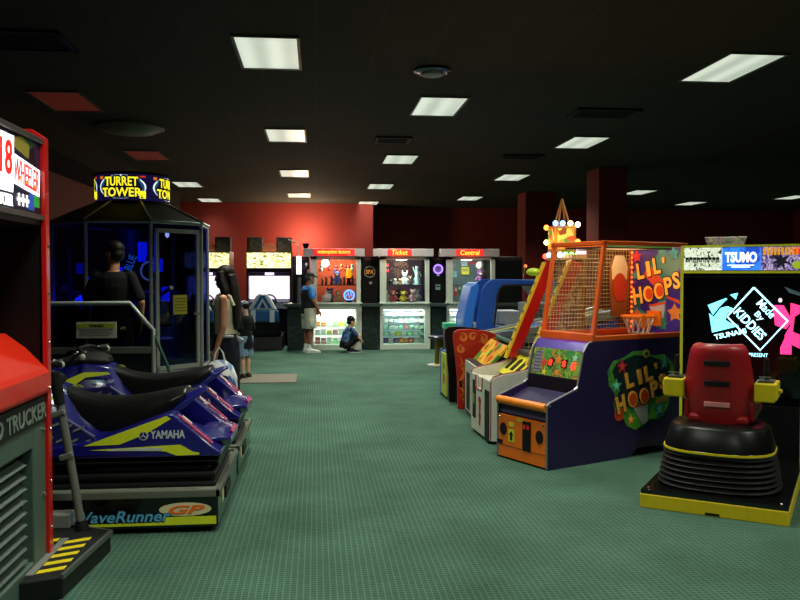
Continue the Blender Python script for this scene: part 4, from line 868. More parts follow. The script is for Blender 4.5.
MB().prism([(.16, .605), (.5, .705), (.49, .715), (.16, .615)], 'y', .02, .48).build('play_deck', M('deck purple', (70, 40, 90), .5), t)
for i, (x, y) in enumerate(((.24, .12), (.24, .36), (.38, .24))):
    b = MB(); b.ball((x, y, .69+.3*(x-.24)), (.06, .06, .07), 12, 8); b.ball((x-.03, y-.03, .75+.3*(x-.24)), .018, 8, 6); b.ball((x-.03, y+.03, .75+.3*(x-.24)), .018, 8, 6)
    b.build('green_target', M('target green', (30, 150, 80), .5), t, smooth=True)
MB().prism([(.5, .70), (.84, .74), (.84, .90), (.56, .86)], 'y', .0, .5).build('back_box', BLACK, t, .01)
# machine with orange playfield panel
t = thing('orange_panel_game', 'game with tilted orange and green picture panel beside the white ramp game', 'arcade machine', (1.69, 8.46, 0), -2)
MB().prism([(.02, 0), (.9, 0), (.9, .84), (.34, .84), (.14, .63), (.02, .63)], 'y', .0, .96).build('body', BLACK, t, .008)
fp = MB().box(0, .02, .05, .92, .05, .62).build('front_panel', M('front pale', (190, 186, 170), .5), t, .003)
MB().box(-.004, 0, .56, .8, .08, .5).build('coin_door', BLACK, fp); MB().box(-.004, 0, .1, .3, .1, .55).build('picture', pattern('front picture', [(150, 140, 120), (90, 60, 50), (190, 180, 150)], 9, kind='NOISE'), fp)
MB().prism([(.10, .625), (.13, .61), (.335, .845), (.305, .86)], 'y', .0, .96).build('picture_panel', pattern('orange picture', [(236, 170, 40), (240, 140, 30), (245, 200, 60), (60, 140, 50), (230, 90, 40), (250, 190, 50), (190, 60, 40)], 6, seed=5), t, .006)
for (y, k, rr_, c) in ((.2, .10, .05, (220, 70, 40)), (.42, .16, .06, (70, 150, 50)), (.66, .09, .05, (240, 220, 90)), (.8, .2, .04, (60, 120, 60))):
    O = Vector((.10, y, .627)) + Vector((.205, 0, .235)).normalized()*k
    MB().plate(star(6, rr_, rr_*.6), O, (0, -1, 0), (.205, 0, .235), .006).build('picture_spot', M('spot %d %d %d' % c, c, .5), t)
MB().box(.4, .88, .05, .9, .84, .9).build('top_tray', M('tray dark', (30, 34, 34), .3), t, .01)
MB().tube([(.38, .02, .88), (.38, .94, .88)], .025, 10).build('padded_bar', M('bar teal', (40, 90, 80), .5), t, smooth=True)

# ------------------------------------------------------------------ white ramp game with red and yellow rails
t = thing('white_ramp_game', 'white ball game with red and yellow rails rising to a bulb lit topper', 'arcade machine', (1.64, 7.555, 0), 3.0)
far, near = .78, 0
wp_ = [(.0, .03), (.94, .03), (.94, .89), (.62, .80), (.44, .735), (.30, .69), (.12, .66), (.02, .635), (0, .61)]
for y0, y1 in ((0, .03), (.76, .79)):
    s = MB().prism(wp_, 'y', y0, y1).build('side_panel', WHITE, t, .004)
    MB().tube([(0, (y0+y1)/2, .04), (0, (y0+y1)/2, .61), (.02, (y0+y1)/2, .638), (.12, (y0+y1)/2, .663), (.30, (y0+y1)/2, .693), (.44, (y0+y1)/2, .738)], .008, 6).build('edge_trim', M('trim red brown', (150, 60, 40), .5), s)
f = MB(); f.box(-.01, .02, .03, .76, .03, .47); f.box(-.01, .02, .03, .30, .47, .60); f.box(-.01, .02, .56, .76, .47, .60)
fp = f.build('front_panel', WHITE, t, .004)
MB().box(-.016, -.01, .56, .68, .16, .54).build('coin_slot_plate', BLACK, fp); MB().box(-.02, -.016, .58, .66, .3, .40).build('coin_slot', M('slot olive', (120, 130, 60), .5), fp)
MB().box(-.016, -.01, .04, .20, .02, .50).build('cabinet_door', M('door black', (24, 24, 24), .5), fp)
em = MB()
for z, a, b in ((.36, .05, .04), (.29, .035, .05), (.21, .045, .035), (.15, .03, .04)): em.plate(ell(a, b, 14), (-.012, .40, z), (0, -1, 0), (0, 0, 1), .003)
em.build('red_emblem', M('emblem red', (170, 50, 40), .5), fp)
MB().tube([(-.012, .30, .60), (-.012, .30, .50), (-.012, .34, .465), (-.012, .52, .465), (-.012, .56, .50), (-.012, .56, .60)], .008, 6).build('opening_trim', M('trim red brown', (0, 0, 0)), fp)
MB().prism([(.02, .44), (.40, .52), (.40, .55), (.02, .58)], 'y', .03, .76).build('ball_bed', M('bed cream', (214, 210, 190), .5), t)
yp = MB().prism([(.28, .60), (.50, .79), (.52, .78), (.32, .58)], 'y', .03, .76).build('target_panel', M('panel yellow', (228, 214, 40), .45), t)
up = Vector((.22, 0, .19)).normalized()
for k in range(4):
    MB().plate([(-.045, -.08), (.045, -.08), (.045, .06), (.0, .085), (-.045, .06)], Vector((.28, .13+.18*k, .60))+up*.15, (0, -1, 0), up, .006).build('target_hole', M('hole dark', (30, 26, 20), .7), yp)
MB().obox((.53, .395, .81), (.73, .12, .05), (0, 1, 0)).build('grey_lip', M('lip grey', (70, 74, 70), .5), t, .01)
d = Vector((.40, 0, .96)).normalized()
for y, nm in ((.74, 'far'), (.02, 'near')):
    b0 = Vector((.36, y, .74)); L = 1.07
    r = MB().obox(b0+d*L/2+Vector((.055, 0, 0)), (L, .05, .11), d, (1, 0, -.4)).build('ramp_rail', RED, t, .004)
    MB().obox(b0+d*L/2+Vector((-.012, 0, .005)), (L, .062, .025), d, (1, 0, -.4)).build('rail_face', M('rail yellow', (226, 190, 40), .4), r)
    for k in range(9): MB().obox(b0+d*(.1+.105*k)+Vector((-.027, 0, .005)), (.03, .03, .004), d, (1, 0, -.4)).build('rail_mark', M('rail mark', (60, 60, 30), .5), r)
WIRE = M('wire pale', (170, 165, 140), .4, .6)
n = MB()
for k in range(14): n.obox(Vector((.42+.036*k, .79, .80+.036*k*1.2)), (.002, .003, .003), (1, 0, 0)) if False else None
for k in range(20):
    z = .80+.05*k; x = .40+(z-.74)*.4167
    n.tube([(x, .775, z), (.93, .775, z)], .0035, 4); 
for k in range(11):
    x = .46+.05*k; z1 = min(1.75, .74+(x-.36)*2.4); n.tube([(x, .775, .76), (x, .775, z1)], .0035, 4)
n.build('wire_net', WIRE, t)
bb = MB().box(.90, .94, .04, .76, .8, 1.75).build('backboard', M('backboard ochre', (140, 84, 36), .5), t, .01)
MB().box(.895, .90, .1, .7, .95, 1.6).build('backboard_picture', pattern('backboard picture', [(150, 90, 40), (110, 60, 30), (170, 120, 60), (90, 44, 30)], 4, kind='NOISE'), bb)
MB().box(.86, .94, .035, .10, 1.80, 1.87).build('far_screen_glow', M('far screen lavender glow', (240, 215, 255), .4, em=1.8), t, .006)  # stand-in for a small lit screen far behind, not a part of this game
MB().box(.80, .95, .03, .79, 1.75, 1.80).build('top_bar', M('bar cream', (190, 160, 110), .5), t, .008)
tp = MB().box(.72, .94, .30, .52, 1.83, 2.09).build('topper', M('topper amber', (150, 110, 50), .5, em=.12), t, .01)
MB().box(.79, .87, .36, .46, 1.78, 1.83).build('topper_post', BLACK, tp)
tpm = pattern('topper picture', [(200, 70, 30), (240, 200, 70), (70, 130, 50), (230, 140, 50), (120, 60, 30), (210, 190, 90)], 16, em=.55)
MB().box(.715, .72, .33, .49, 1.86, 2.06).build('topper_picture', tpm, tp); MB().box(.745, .915, .295, .30, 1.86, 2.06).build('topper_picture', tpm, tp)
bc = {'warm': (255, 210, 120), 'orange': (255, 110, 40), 'blue': (90, 150, 255), 'green': (110, 240, 120), 'white': (255, 250, 235), 'red': (255, 60, 40)}
for (x, y, z, c) in ((.71, .53, 2.08, 'orange'), (.95, .29, 2.10, 'white'), (.95, .29, 1.93, 'orange'), (.71, .53, 1.93, 'warm'), (.72, .29, 2.11, 'blue'), (.79, .28, 2.11, 'blue'), (.87, .28, 2.11, 'warm'),
                     (.70, .42, 1.80, 'blue'), (.70, .30, 1.80, 'white'), (.76, .27, 1.80, 'white'), (.82, .27, 1.80, 'green'), (.88, .27, 1.80, 'green'), (.94, .27, 1.80, 'warm'), (.70, .53, 1.79, 'red')):
    MB().ball((x, y, z), .027, 10, 8).build('bulb', M('bulb '+c, bc[c], .4, em=7), tp, smooth=True)
for k in range(4): MB().tube([(.83+.06*(1 if k % 2 else -1), .41+.06*(1 if k > 1 else -1), 2.09), (.83, .41, 2.36)], .010, 6).build('topper_strut', M('strut gold', (170, 120, 60), .4, .4), tp)
lamp('topper_lamp', (.62, .22, 1.95), 5, (255, 180, 80), .1, t)

# ------------------------------------------------------------------ small basketball game
t = thing('basketball_game', 'purple and orange basketball game with wire cage and hoop', 'arcade machine', (1.88, 6.5, 0), 26)
W = .66; D = 1.70
OUT = [(0, .0), (.95, .0), (1.05, .07), (1.7, .07), (1.7, 1.04), (.52, 1.04), (.45, 1.02), (.40, .95), (.335, .66), (.30, .635), (.02, .545), (0, .53)]
PSIDE = M('dark purple laminate', (0, 0, 0))
for y0, y1, nm in ((0, .025, 'near'), (W-.025, W, 'far')):
    sp = MB().prism(OUT, 'y', y0, y1).build('side_panel', PSIDE, t)
    MB().tube([(0, (y0+y1)/2, .01), (0, (y0+y1)/2, .53), (.02, (y0+y1)/2, .548), (.30, (y0+y1)/2, .638), (.335, (y0+y1)/2, .665), (.40, (y0+y1)/2, .95), (.45, (y0+y1)/2, 1.02), (.52, (y0+y1)/2, 1.04)], .011, 6).build('edge_trim', M('trim silver', (150, 150, 156), .35, .6), sp)
    for z, x in ((.53, .02), (.64, .31)): MB().ball((x, y0 if nm == 'near' else y1, z), .012, 8, 6).build('bolt', CHROME, sp)
    if nm == 'near': nside = sp
MB().box(.02, 1.68, .025, W-.025, .1, .40).build('body', BLACK, t)
front = MB().box(-.005, .03, .025, W-.025, .015, .385).build('front_panel', M('hot orange laminate', (250, 118, 16), .4), t, .004)
r_, u_ = (0, -1, 0), (0, 0, 1)
MB().box(-.008, -.004, .025, W-.025, .118, .123).build('panel_seam', M('seam brown', (120, 60, 20), .6), front)
for y in (.565, .095):
    e = MB(); e.plate(ell(.045, .055, 20), (-.005, y, .26), r_, u_, .006); e.build('speaker_grille', RUBBER, front)
MB().plate(rect(-.04, .04, -.055, .055), (-.005, .455, .215), r_, u_, .004).build('notice', M('notice yellow', (222, 210, 50), .5), front)
MB().plate([(-.012, -.04), (.012, -.04), (.012, .005), (.028, .005), (0, .042), (-.028, .005), (-.012, .005)], (-.009, .455, .215), r_, u_, .002).build('arrow', BLACK, front)
MB().plate(rect(-.035, .035, -.018, .018), (-.005, .455, .31), r_, u_, .004).build('notice', M('notice yellow', (0, 0, 0)), front)
MB().plate(rect(-.04, .04, -.012, .012), (-.005, .34, .365), r_, u_, .004).build('notice', M('notice lime', (190, 200, 40), .5), front)
cd = MB().plate(rect(-.05, .05, -.125, .125), (-.005, .255, .24), r_, u_, .008).build('coin_door', BLACK, front)
for y in (.278, .232): MB().plate(rect(-.012, .012, -.018, .018), (-.013, y, .32), r_, u_, .005).build('coin_button', M('coin red', (190, 30, 20), .4, em=.25), cd)
MB().plate(rect(-.035, .035, -.016, .016), (-.005, .61, .145), r_, u_, .006).build('lock_plate', RUBBER, front)
for y in (.61, .05): MB().ball((-.006, y, .36), .012, 8, 6).build('bolt', CHROME, front)
MB().box(.02, .05, .025, W-.025, .385, .47).build('ticket_recess', M('recess lilac', (92, 78, 128), .3, coat=.3), t)
MB().tube([(.0, .02, .51), (.0, W-.02, .51)], .036, 14).build('padded_bar', M('bar orange', (240, 130, 30), .35), t, smooth=True)
MB().prism([(.02, .42), (.34, .55), (.34, .60), (.02, .47)], 'y', .025, W-.025).build('ball_tray', M('tray purple', (34, 22, 66), .65), t)
MB().box(.335, .38, .025, W-.025, .55, .72).build('tray_back_board', M('board dark', (20, 14, 30), .6), t)  # dark board closing the back of the ball tray
sb = MB().prism([(.345, .70), (.375, .69), (.44, .945), (.41, .955)], 'y', .025, W-.025).build('score_panel', pattern('score art', [(70, 120, 40), (40, 110, 60), (120, 150, 40), (30, 80, 50), (150, 120, 40)], 9, em=.35, seed=1, kind='NOISE'), t, .004)
uS = Vector((.065, 0, .255)).normalized(); oS = lambda y, k: Vector((.345, y, .70)) + uS*k
for y in (.385, .215):
    d_ = MB().plate(rect(-.035, .035, -.036, .036), oS(y, .14), r_, uS, .004).build('digit_window', BLACK, sb)
    text('digit', '8', .04, .055, M('led red', (255, 40, 20), .4, em=5), oS(y, .14)+r_[1]*Vector((0, 0, 0))+Vector((-.006, 0, 0)), r_, uS, d_, fat=.01)
MB().plate(rect(-.045, .045, -.1, .09), oS(.555, .145), r_, uS, .003).build('tally_board', M('tally grey', (130, 120, 140), .5, em=.1), sb)
tl = MB()
for k in range(6): tl.plate(rect(-.04, .04, -.003, .003), oS(.555, .07+.03*k)+Vector((-.004, 0, 0)), r_, uS, .002)
tl.build('tally_line', M('tally dark', (50, 44, 60), .5), sb)
for (y, k, R_, c) in ((.47, .13, .04, 'red'), (.30, .17, .05, 'orange'), (.29, .06, .035, 'orange'), (.45, .05, .03, 'yellow'), (.12, .13, .045, 'teal'), (.10, .2, .04, 'pale')):
    MB().plate(star(5, R_, R_*.5), oS(y, k), r_, uS, .003).build('star', M('star '+c, {'red': (210, 50, 40), 'orange': (220, 120, 40), 'yellow': (220, 200, 50), 'teal': (40, 130, 110), 'pale': (140, 190, 160)}[c], .5, em=.15), sb)
MB().plate(ell(.026, .036, 16), oS(.10, .13)+Vector((-.004, 0, 0)), r_, uS, .003).build('shield', M('led red', (0, 0, 0)), sb)
MB().prism([(.41, .955), (.45, 1.02), (.52, 1.04), (.52, 1.02), (.46, .98), (.43, .94)], 'y', .025, W-.025).build('hood_panel', M('hood purple', (78, 50, 150), .25, coat=.5), t)
MB().box(.5, 1.68, .025, W-.025, .98, 1.03).build('cage_floor', M('cage floor', (120, 70, 40), .6), t)
# cage
CG = M('cage orange', (226, 92, 24), .4)
cg = MB()
cg.box(.49, .53, 0, W, 1.03, 1.10); cg.box(.53, D, 0, .035, 1.03, 1.08); cg.box(.53, D, W-.035, W, 1.03, 1.08)
for y in (.02, W-.02):
    cg.obox((.58, y, 1.47), (.86, .036, .036), (.13, 0, .82), (1, 0, 0)); cg.box(.62, D, y-.02, y+.02, 1.855, 1.895); cg.box(D-.04, D, y-.02, y+.02, 1.05, 1.88)
cg.box(.62, .66, 0, W, 1.855, 1.895); cg.box(D-.04, D, 0, W, 1.855, 1.895)
cg.build('cage_frame', CG, t, .006)
gs = MB(); gs.box(.70, 1.5, .022, .034, 1.845, 1.857); gs.build('green_strip', M('green strip', (60, 160, 70), .4, em=.4), t)
WG = M('cage wire', (190, 160, 100), .4, .5)
n = MB()
for k in range(21):
    z = 1.09+.037*k; x = .53+.16*(z-1.05); n.tube([(x, W-.02, z), (D-.03, W-.02, z)], .0028, 4)
for k in range(30):
    x = .56+.038*k; z1 = 1.86 if x > .66 else 1.05+(x-.53)/.16; n.tube([(x, W-.02, 1.07), (x, W-.02, z1)], .0028, 4)
n.build('far_net', WG, t)
n = MB()
for k in range(16):
    y = .04+.039*k; n.tube([(.535, y, 1.09), (.645, y, 1.86)], .0022, 4)
for k in range(10):
    z = 1.10+.08*k; n.tube([(.53+.15*(z-1.05), .02, z), (.53+.15*(z-1.05), W-.02, z)], .0022, 4)
n.build('front_net', WG, t)
# backboard art
ba = MB().box(D-.05, D-.035, .03, W-.04, 1.05, 1.86).build('backboard', pattern('backboard art', [(52, 34, 104), (60, 40, 120), (34, 110, 96), (52, 34, 100), (26, 90, 90), (200, 70, 40), (60, 36, 110), (40, 130, 100)], 5, em=.3, seed=8, rough=.3), t)
ob = lambda y, z, k=0: (D-.052-k, y, z)
YO = M('letter amber', (246, 176, 60), .4, em=.35); OUTL = M('letter outline', (60, 20, 24), .5)
rL, uL = Vector((0, -.97, .18)).normalized(), Vector((0, .18, .97)).normalized()
def letters(ch, cy, cz, w, h, O, par, rr, uu, fat=.05, ink=None):
    o = Vector(O(cy, cz)); nrm = rr.cross(uu)
    text('letter_outline', ch, w*1.18, h*1.13, OUTL, o, rr, uu, par, fat=.07, d=.004); return text('lettering', ch, w, h, ink or YO, o+nrm*.004, rr, uu, par, fat=fat, d=.004)
for ch, y, z, w, h in (('L', .50, 1.64, .09, .17), ('I', .40, 1.66, .05, .16), ('L', .30, 1.69, .09, .17), ("'", .22, 1.74, .03, .06), ('H', .53, 1.40, .12, .18), ('O', .40, 1.42, .13, .17), ('O', .27, 1.45, .13, .17), ('P', .16, 1.50, .10, .18), ('S', .07, 1.55, .09, .17)):
    letters(ch, y+.015, z, w*.9, h*.92, ob, ba, rL, uL, fat=.03)
for y, z in ((.40, 1.42), (.27, 1.45)): MB().plate(ell(.043, .055, 18), ob(y, z, .009), rL, uL, .003).build('ball_picture', M('ball orange ink', (214, 70, 24), .5, em=.25), ba)
for (y, z, R_, c) in ((.56, 1.78, .06, (210, 50, 50)), (.58, 1.60, .05, (60, 150, 140)), (.12, 1.80, .07, (50, 150, 140)), (.55, 1.2, .08, (210, 110, 50)), (.1, 1.25, .09, (225, 130, 50)), (.24, 1.13, .06, (60, 140, 110))):
    MB().plate(star(5, R_, R_*.55, rot=.4), ob(y, z), (0, -1, 0), (0, 0, 1), .003).build('star', M('bstar %d %d' % c[:2], c, .5, em=.15), ba)
MB().plate([(-.10, .05), (.10, .07), (.06, -.08), (-.04, -.09)], ob(.30, 1.27), rL, uL, .004).build('net_picture', M('net picture', (190, 190, 190), .5, em=.12), ba)
MB().plate(rect(-.1, .1, -.01, .01), ob(.30, 1.325, .004), rL, uL, .003).build('rim_picture', M('ball orange ink', (0, 0, 0)), ba)
# hoop with net
hp = MB(); hc = Vector((1.42, .33, 1.215)); RH = .155
hp.tube([(hc.x+RH*math.cos(2*PI*i/28), hc.y+RH*math.sin(2*PI*i/28), hc.z) for i in range(29)], .013, 8)
hp.box(hc.x+RH, D-.05, .28, .38, hc.z-.02, hc.z+.02); hp.box(D-.08, D-.05, .25, .41, 1.12, 1.26)
ho = hp.build('hoop', M('hoop orange', (248, 128, 24), .4, em=.15), t, smooth=True)
nt_ = MB()
for k in range(12):
    a = 2*PI*k/12; b = a+.35; c = a-.35
    for e in (b, c): nt_.tube([(hc.x+RH*math.cos(a), hc.y+RH*math.sin(a), hc.z), (hc.x+.115*math.cos((a+e)/2), hc.y+.115*math.sin((a+e)/2), hc.z-.08), (hc.x+.085*math.cos(e), hc.y+.085*math.sin(e), hc.z-.165)], .0055, 5)
nt_.build('hoop_net', M('net white', (235, 235, 228), .7), ho)
sk = MB().plate(rect(-.03, .03, -.06, .06), (hc.x-.09, hc.y-.14, hc.z-.045), (1, 0, 0), (0, 0, 1), .004).build('bracket', M('hoop orange', (0, 0, 0)), ho)
# cut-out board hung on the far net
cbd = MB().plate([(-.10, -.30), (.10, -.30), (.12, -.1), (.14, .08), (.12, .22), (.06, .30), (-.06, .30), (-.12, .22), (-.14, .08), (-.12, -.1)], (1.47, W-.032, 1.50), (1, 0, 0), (0, 0, 1), .008).build('cutout_board', M('board amber', (150, 90, 40), .5), t)
MB().plate([(-.10, .02), (.10, .02), (.11, .14), (.06, .25), (-.06, .25), (-.11, .14)], (1.47, W-.04, 1.54), (1, 0, 0), (0, 0, 1), .004).build('cutout_cap', M('board cream', (225, 210, 180), .5), cbd)
MB().plate(ell(.095, .14, 22), (1.47, W-.044, 1.48), (1, 0, 0), (0, 0, 1), .004).build('cutout_oval', M('board red', (190, 60, 36), .5), cbd)
# led string up the far rear corner
for k in range(16):
    MB().ball((D-.07, W-.05, 1.10+.048*k), .0085 if k % 3 else .012, 8, 6).build('led', M('led amber', (255, 110, 30), .4, em=4.5, ecol=(255, 90, 20)), ba, smooth=True)
tb = MB().box(.70, 1.6, .1, W-.1, 1.835, 1.85).build('cage_light', M('cage light housing', (60, 50, 40), .5), t)
lamp('cage_lamp', (1.25, .33, 1.8), 16, (255, 195, 130), .3, t); lamp('hood_lamp', (.40, .33, 1.2), .8, (190, 150, 255), .1, t)
# side sticker
SK = [(.60, .80), (.68, .90), (.83, .93), (.98, .99), (1.12, .985), (1.25, .93), (1.42, .935), (1.56, .84), (1.60, .68), (1.54, .52), (1.48, .36), (1.36, .26), (1.22, .27), (1.14, .22), (1.00, .18), (.88, .23), (.84, .30), (.74, .34), (.69, .44), (.70, .58), (.62, .66)]
r2, u2 = Vector((1, 0, 0)), Vector((0, 0, 1)); n_mesh = len(COL.objects)
stk = MB().plate(SK, (0, 0, 0), r2, u2, .003).build('side_sticker', pattern('sticker art', [(80, 160, 50), (96, 170, 48), (66, 140, 52), (90, 165, 50), (50, 120, 70)], 3.0, seed=4, kind='NOISE'), t)
dk_ = MB().plate([(.66, .80), (.72, .88), (.98, .95), (1.2, .93), (1.5, .84), (1.55, .6), (1.38, .5), (1.1, .5), (.86, .42), (.72, .5), (.76, .6)], (0, -.003, 0), r2, u2, .002).build('sticker_field', M('sticker teal', (22, 46, 48), .5), stk)
YD = M('sticker amber', (235, 170, 60), .5)
os_ = lambda x, z: Vector((x, -.005, z))
rT, uT = Vector((.975, 0, .2)).normalized(), Vector((-.2, 0, .975)).normalized()
for ch, x, z, w, h in (('L', .90, .70, .13, .19), ('I', 1.05, .72, .07, .18), ('L', 1.18, .75, .13, .19), ("'", 1.29, .82, .04, .07), ('H', .78, .46, .15, .21), ('O', .95, .50, .16, .20), ('O', 1.12, .52, .16, .20), ('P', 1.27, .585, .13, .20), ('S', 1.40, .65, .12, .19)):
    letters(ch, x, z, w*.86, h*.86, os_, stk, rT, uT, fat=.045, ink=YD)
for x, z in ((.95, .50), (1.12, .52)): MB().plate(ell(.055, .066, 18), (x, -.014, z), rT, uT, .002).build('ball_picture', M('ball ink', (196, 70, 24), .5), stk)
for (x, z, R_, c) in ((.80, .84, .075, (190, 40, 40)), (.72, .65, .075, (90, 180, 140)), (1.43, .84, .08, (40, 120, 100)), (1.36, .36, .10, (40, 80, 170)), (.93, .29, .06, (210, 140, 50))):
    MB().plate(star(5, R_, R_*.48), (x, -.005, z), r2, u2, .003).build('star', M('sticker star %d' % c[0], c, .5), stk)
    MB().plate(star(5, R_*.5, R_*.24), (x, -.008, z), r2, u2, .003).build('star', M('sticker star light %d' % c[0], tuple(min(255, int(v*1.25+20)) for v in c), .5), stk)
MB().plate(ell(.065, .07, 20), (.76, -.005, .36), r2, u2, .003).build('ball_picture', M('ball ink', (0, 0, 0)), stk)
MB().plate([(-.12, .07), (.10, .10), (.05, -.12), (-.03, -.13)], (1.10, -.005, .36), rT, uT, .003).build('net_picture', M('net ink', (160, 165, 165), .5), stk)
MB().plate(rect(-.11, .10, -.01, .015), (1.10, -.008, .44), rT, uT, .003).build('rim_picture', M('rim ink', (150, 50, 30), .5), stk)
rg = MB(); rg.plate(ell(.045, .045, 18), (1.15, -.005, .955), r2, u2, .003); rg.build('dot_picture', M('dot ink', (170, 170, 60), .5), stk)
MB().plate(ell(.02, .02, 12), (1.15, -.008, .955), r2, u2, .003).build('dot_picture', M('sticker teal', (0, 0, 0)), stk)
MB().plate([(1.30, .42), (1.46, .44), (1.56, .56), (1.50, .58), (1.42, .49), (1.30, .47)], (0, -.005, 0), r2, u2, .002).build('swoosh_picture', M('swoosh ink', (150, 120, 40), .5), stk)

for o in list(COL.objects)[n_mesh:]:          # sticker is .86 of the size it was drawn at
    if o.type == 'MESH':
        for v in o.data.vertices: v.co.x = 1.13+(v.co.x-1.13)*.86; v.co.z = .59+(v.co.z-.59)*.86

# ------------------------------------------------------------------ motion seat ride
t = thing('motion_seat_ride', 'motion ride with red bucket seat, yellow base and lit screen cabinet', 'arcade ride', (2.22, 5.42, 0), 55)
WE = .935
bs = MB().box(0, 2.0, -WE, 0, .0, .095).build('base', M('ride yellow', (224, 198, 22), .4), t, .005)
MB().box(.004, 2.0, -WE+.004, -.004, .095, .125).build('base_deck', BLKGLOSS, bs, .004)
MB().box(-.004, .002, -WE/2-.05, -WE/2+.04, .008, .022).build('base_slot', BLACK, bs)
for x, y in ((.04, -.05), (.04, -WE+.05)): MB().ball((x, y, .126), .012, 8, 6).build('bolt', CHROME, bs)
# rubber bellows: stacked oval folds
cx, cy = .47, -.45
def oval(rx, ry, z, dx=0, n=36, e=.75): return [(cx+dx+rx*abs(math.cos(a))**e*math.copysign(1, math.cos(a)), cy+ry*abs(math.sin(a))**e*math.copysign(1, math.sin(a)), z) for a in [2*PI*i/n for i in range(n)]]
rings = []; z = .125
for k in range(7):
    w = 1-.014*k; rings += [oval(.355*w, .385*w, z), oval(.38*w, .41*w, z+.016), oval(.355*w, .385*w, z+.032)]; z += .0355
bw = MB().loft(rings).build('bellows', M('bellows rubber', (22, 22, 22), .55, bump=.5), t, smooth=True)
MB().loft([oval(.345, .365, .36), oval(.345, .365, .40)]).build('bellows_collar', BLKGLOSS, t, .006, smooth=True)
MB().loft([oval(.352, .372, .380), oval(.352, .372, .394)]).build('yellow_band', YELLOW, t)
MB().loft([oval(.345, .365, .40), oval(.315, .325, .54), oval(.29, .30, .56), oval(.2, .2, .565)]).build('seat_pod', M('pod black', (12, 12, 13), .34), t, smooth=True)
# bucket seat seen from behind
def sring(z, w, x, dep=.07, n=16):
    pts = []
    for i in range(n+1):
        q = -1+2*i/n; pts.append((x-.02+dep*abs(q)**2.5*1.6, cy+w*q, z))
    for i in range(n, -1, -1):
        q = -1+2*i/n; pts.append((x+.03+dep*abs(q)**2.5*1.6, cy+(w-.012)*q, z))
    return pts
SEATR = M('seat red', (160, 16, 24), .42, coat=.15)
prof_ = [(.53, .175, .42), (.56, .21, .36), (.66, .225, .34), (.82, .232, .32), (.96, .215, .305), (1.04, .20, .295), (1.08, .19, .292), (1.105, .175, .30), (1.12, .155, .315)]
st_ = MB().loft([sring(z, w, x) for z, w, x in prof_]).build('seat_back', SEATR, t, .006, smooth=True)
for z, w in ((.99, .085), (.85, .085), (.70, .085)):
    x = .285 if z > .9 else (.297 if z > .8 else .315)
    ppp = [(w*math.cos(a)*1.0, .02*math.sin(a)) for a in [2*PI*i/20 for i in range(20)]]
    sl = MB().plate(rect(-w, w, -.018, .018), (x, cy+.0, z), (0, -1, 0), (.06, 0, 1), .012).build('seat_slot', M('slot black', (8, 8, 8), .6) if z > .75 else M('slot pink', (210, 130, 130), .5), st_, .006)
MB().loft([[(.36, cy-.2, .56), (.36, cy+.2, .56), (.36, cy+.2, .62), (.36, cy-.2, .62)], [(.78, cy-.22, .60), (.78, cy+.22, .60), (.78, cy+.22, .66), (.78, cy-.22, .66)]]).build('seat_cushion', SEATR, t, .02)
for s in (-1, 1):
    MB().loft([[(.40, cy+s*.20, .58), (.40, cy+s*.235, .58), (.40, cy+s*.235, .72), (.40, cy+s*.2, .72)], [(.72, cy+s*.21, .62), (.72, cy+s*.25, .62), (.72, cy+s*.25, .68), (.72, cy+s*.21, .68)]]).build('seat_wing', SEATR, t, .015)
    ax = .40
    a = MB().prism([(cy+s*q, z) for q, z in [(.23, .73), (.36, .73), (.375, .75), (.375, .86), (.23, .86)]], 'x', .36, .62).build('control_box', M('ride yellow', (0, 0, 0)), t, .01)
    MB().tube([(.45, cy+s*.12, .60), (.45, cy+s*.25, .745)], .02, 8).build('arm_strut', M('ride yellow', (0, 0, 0)), a, smooth=True)
    MB().tube([(.48, cy+s*.30, .86), (.48, cy+s*.30, .93)], .018, 10).build('joystick', BLACK, a, smooth=True); MB().tube([(.48, cy+s*.30, .92), (.47, cy+s*.30, 1.02)], [.022, .016], 10).build('joystick_grip', RUBBER, a, smooth=True)
    MB().box(.40, .56, cy+s*.30-.05, cy+s*.30+.05, .86, .872).build('control_plate', M('plate dark grey', (60, 60, 56), .4), a)
    MB().ball((.48, cy+s*.385, .80), .018, 8, 6).build('knob', M('ride yellow', (0, 0, 0)), a)
    for zz in (.88, .9): MB().box(.37, .38, cy+s*.26, cy+s*.34, zz, zz+.006).build('button', GREY, a)
# screen cabinet
U = 1.42
c = MB(); c.box(U, 2.0, -WE, -.0, .125, .55); c.box(U+.12, 2.0, -WE, 0, .55, 1.84); c.box(U, U+.12, -WE, -WE+.02, .55, 1.84); c.box(U, U+.12, -.02, 0, .55, 1.84); c.box(U, U+.12, -WE, 0, 1.58, 1.62)
cb = c.build('cabinet', M('cabinet black', (12, 12, 14), .4), t)
ed = MB(); ed.box(U-.012, U, -.022, 0, .125, 1.84); ed.box(U-.012, U, -WE, -WE+.022, .125, 1.84); ed.box(U-.012, U+.1, -WE, 0, 1.83, 1.845); ed.box(U-.012, U, -WE, 0, 1.615, 1.635)
ed.build('yellow_edge', M('edge yellow green', (190, 190, 40), .4, em=.05), cb)
sc = MB().box(U+.05, U+.06, -WE+.03, -.03, .62, 1.58).build('screen', M('screen black', (5, 6, 9), .15, coat=.5), t)
CY = M('screen cyan glow', (120, 235, 255), .4, em=2.2, ecol=(110, 225, 255)); CYT = M('screen white cyan', (200, 250, 255), .4, em=2.2, ecol=(170, 240, 255)); PKG = M('screen pink glow', (255, 70, 140), .4, em=1.6, ecol=(255, 50, 120))
xs = U+.05; r_, u_ = Vector((0, -1, 0)), Vector((0, 0, 1))
def onscr(poly, m, nm, d=.002): return MB().plate([(-v, z) for v, z in poly], (xs, 0, 0), r_, u_, d).build(nm, m, sc)
dia = [(-.56, 1.50), (-.81, 1.235), (-.6125, .995), (-.36, 1.26)]
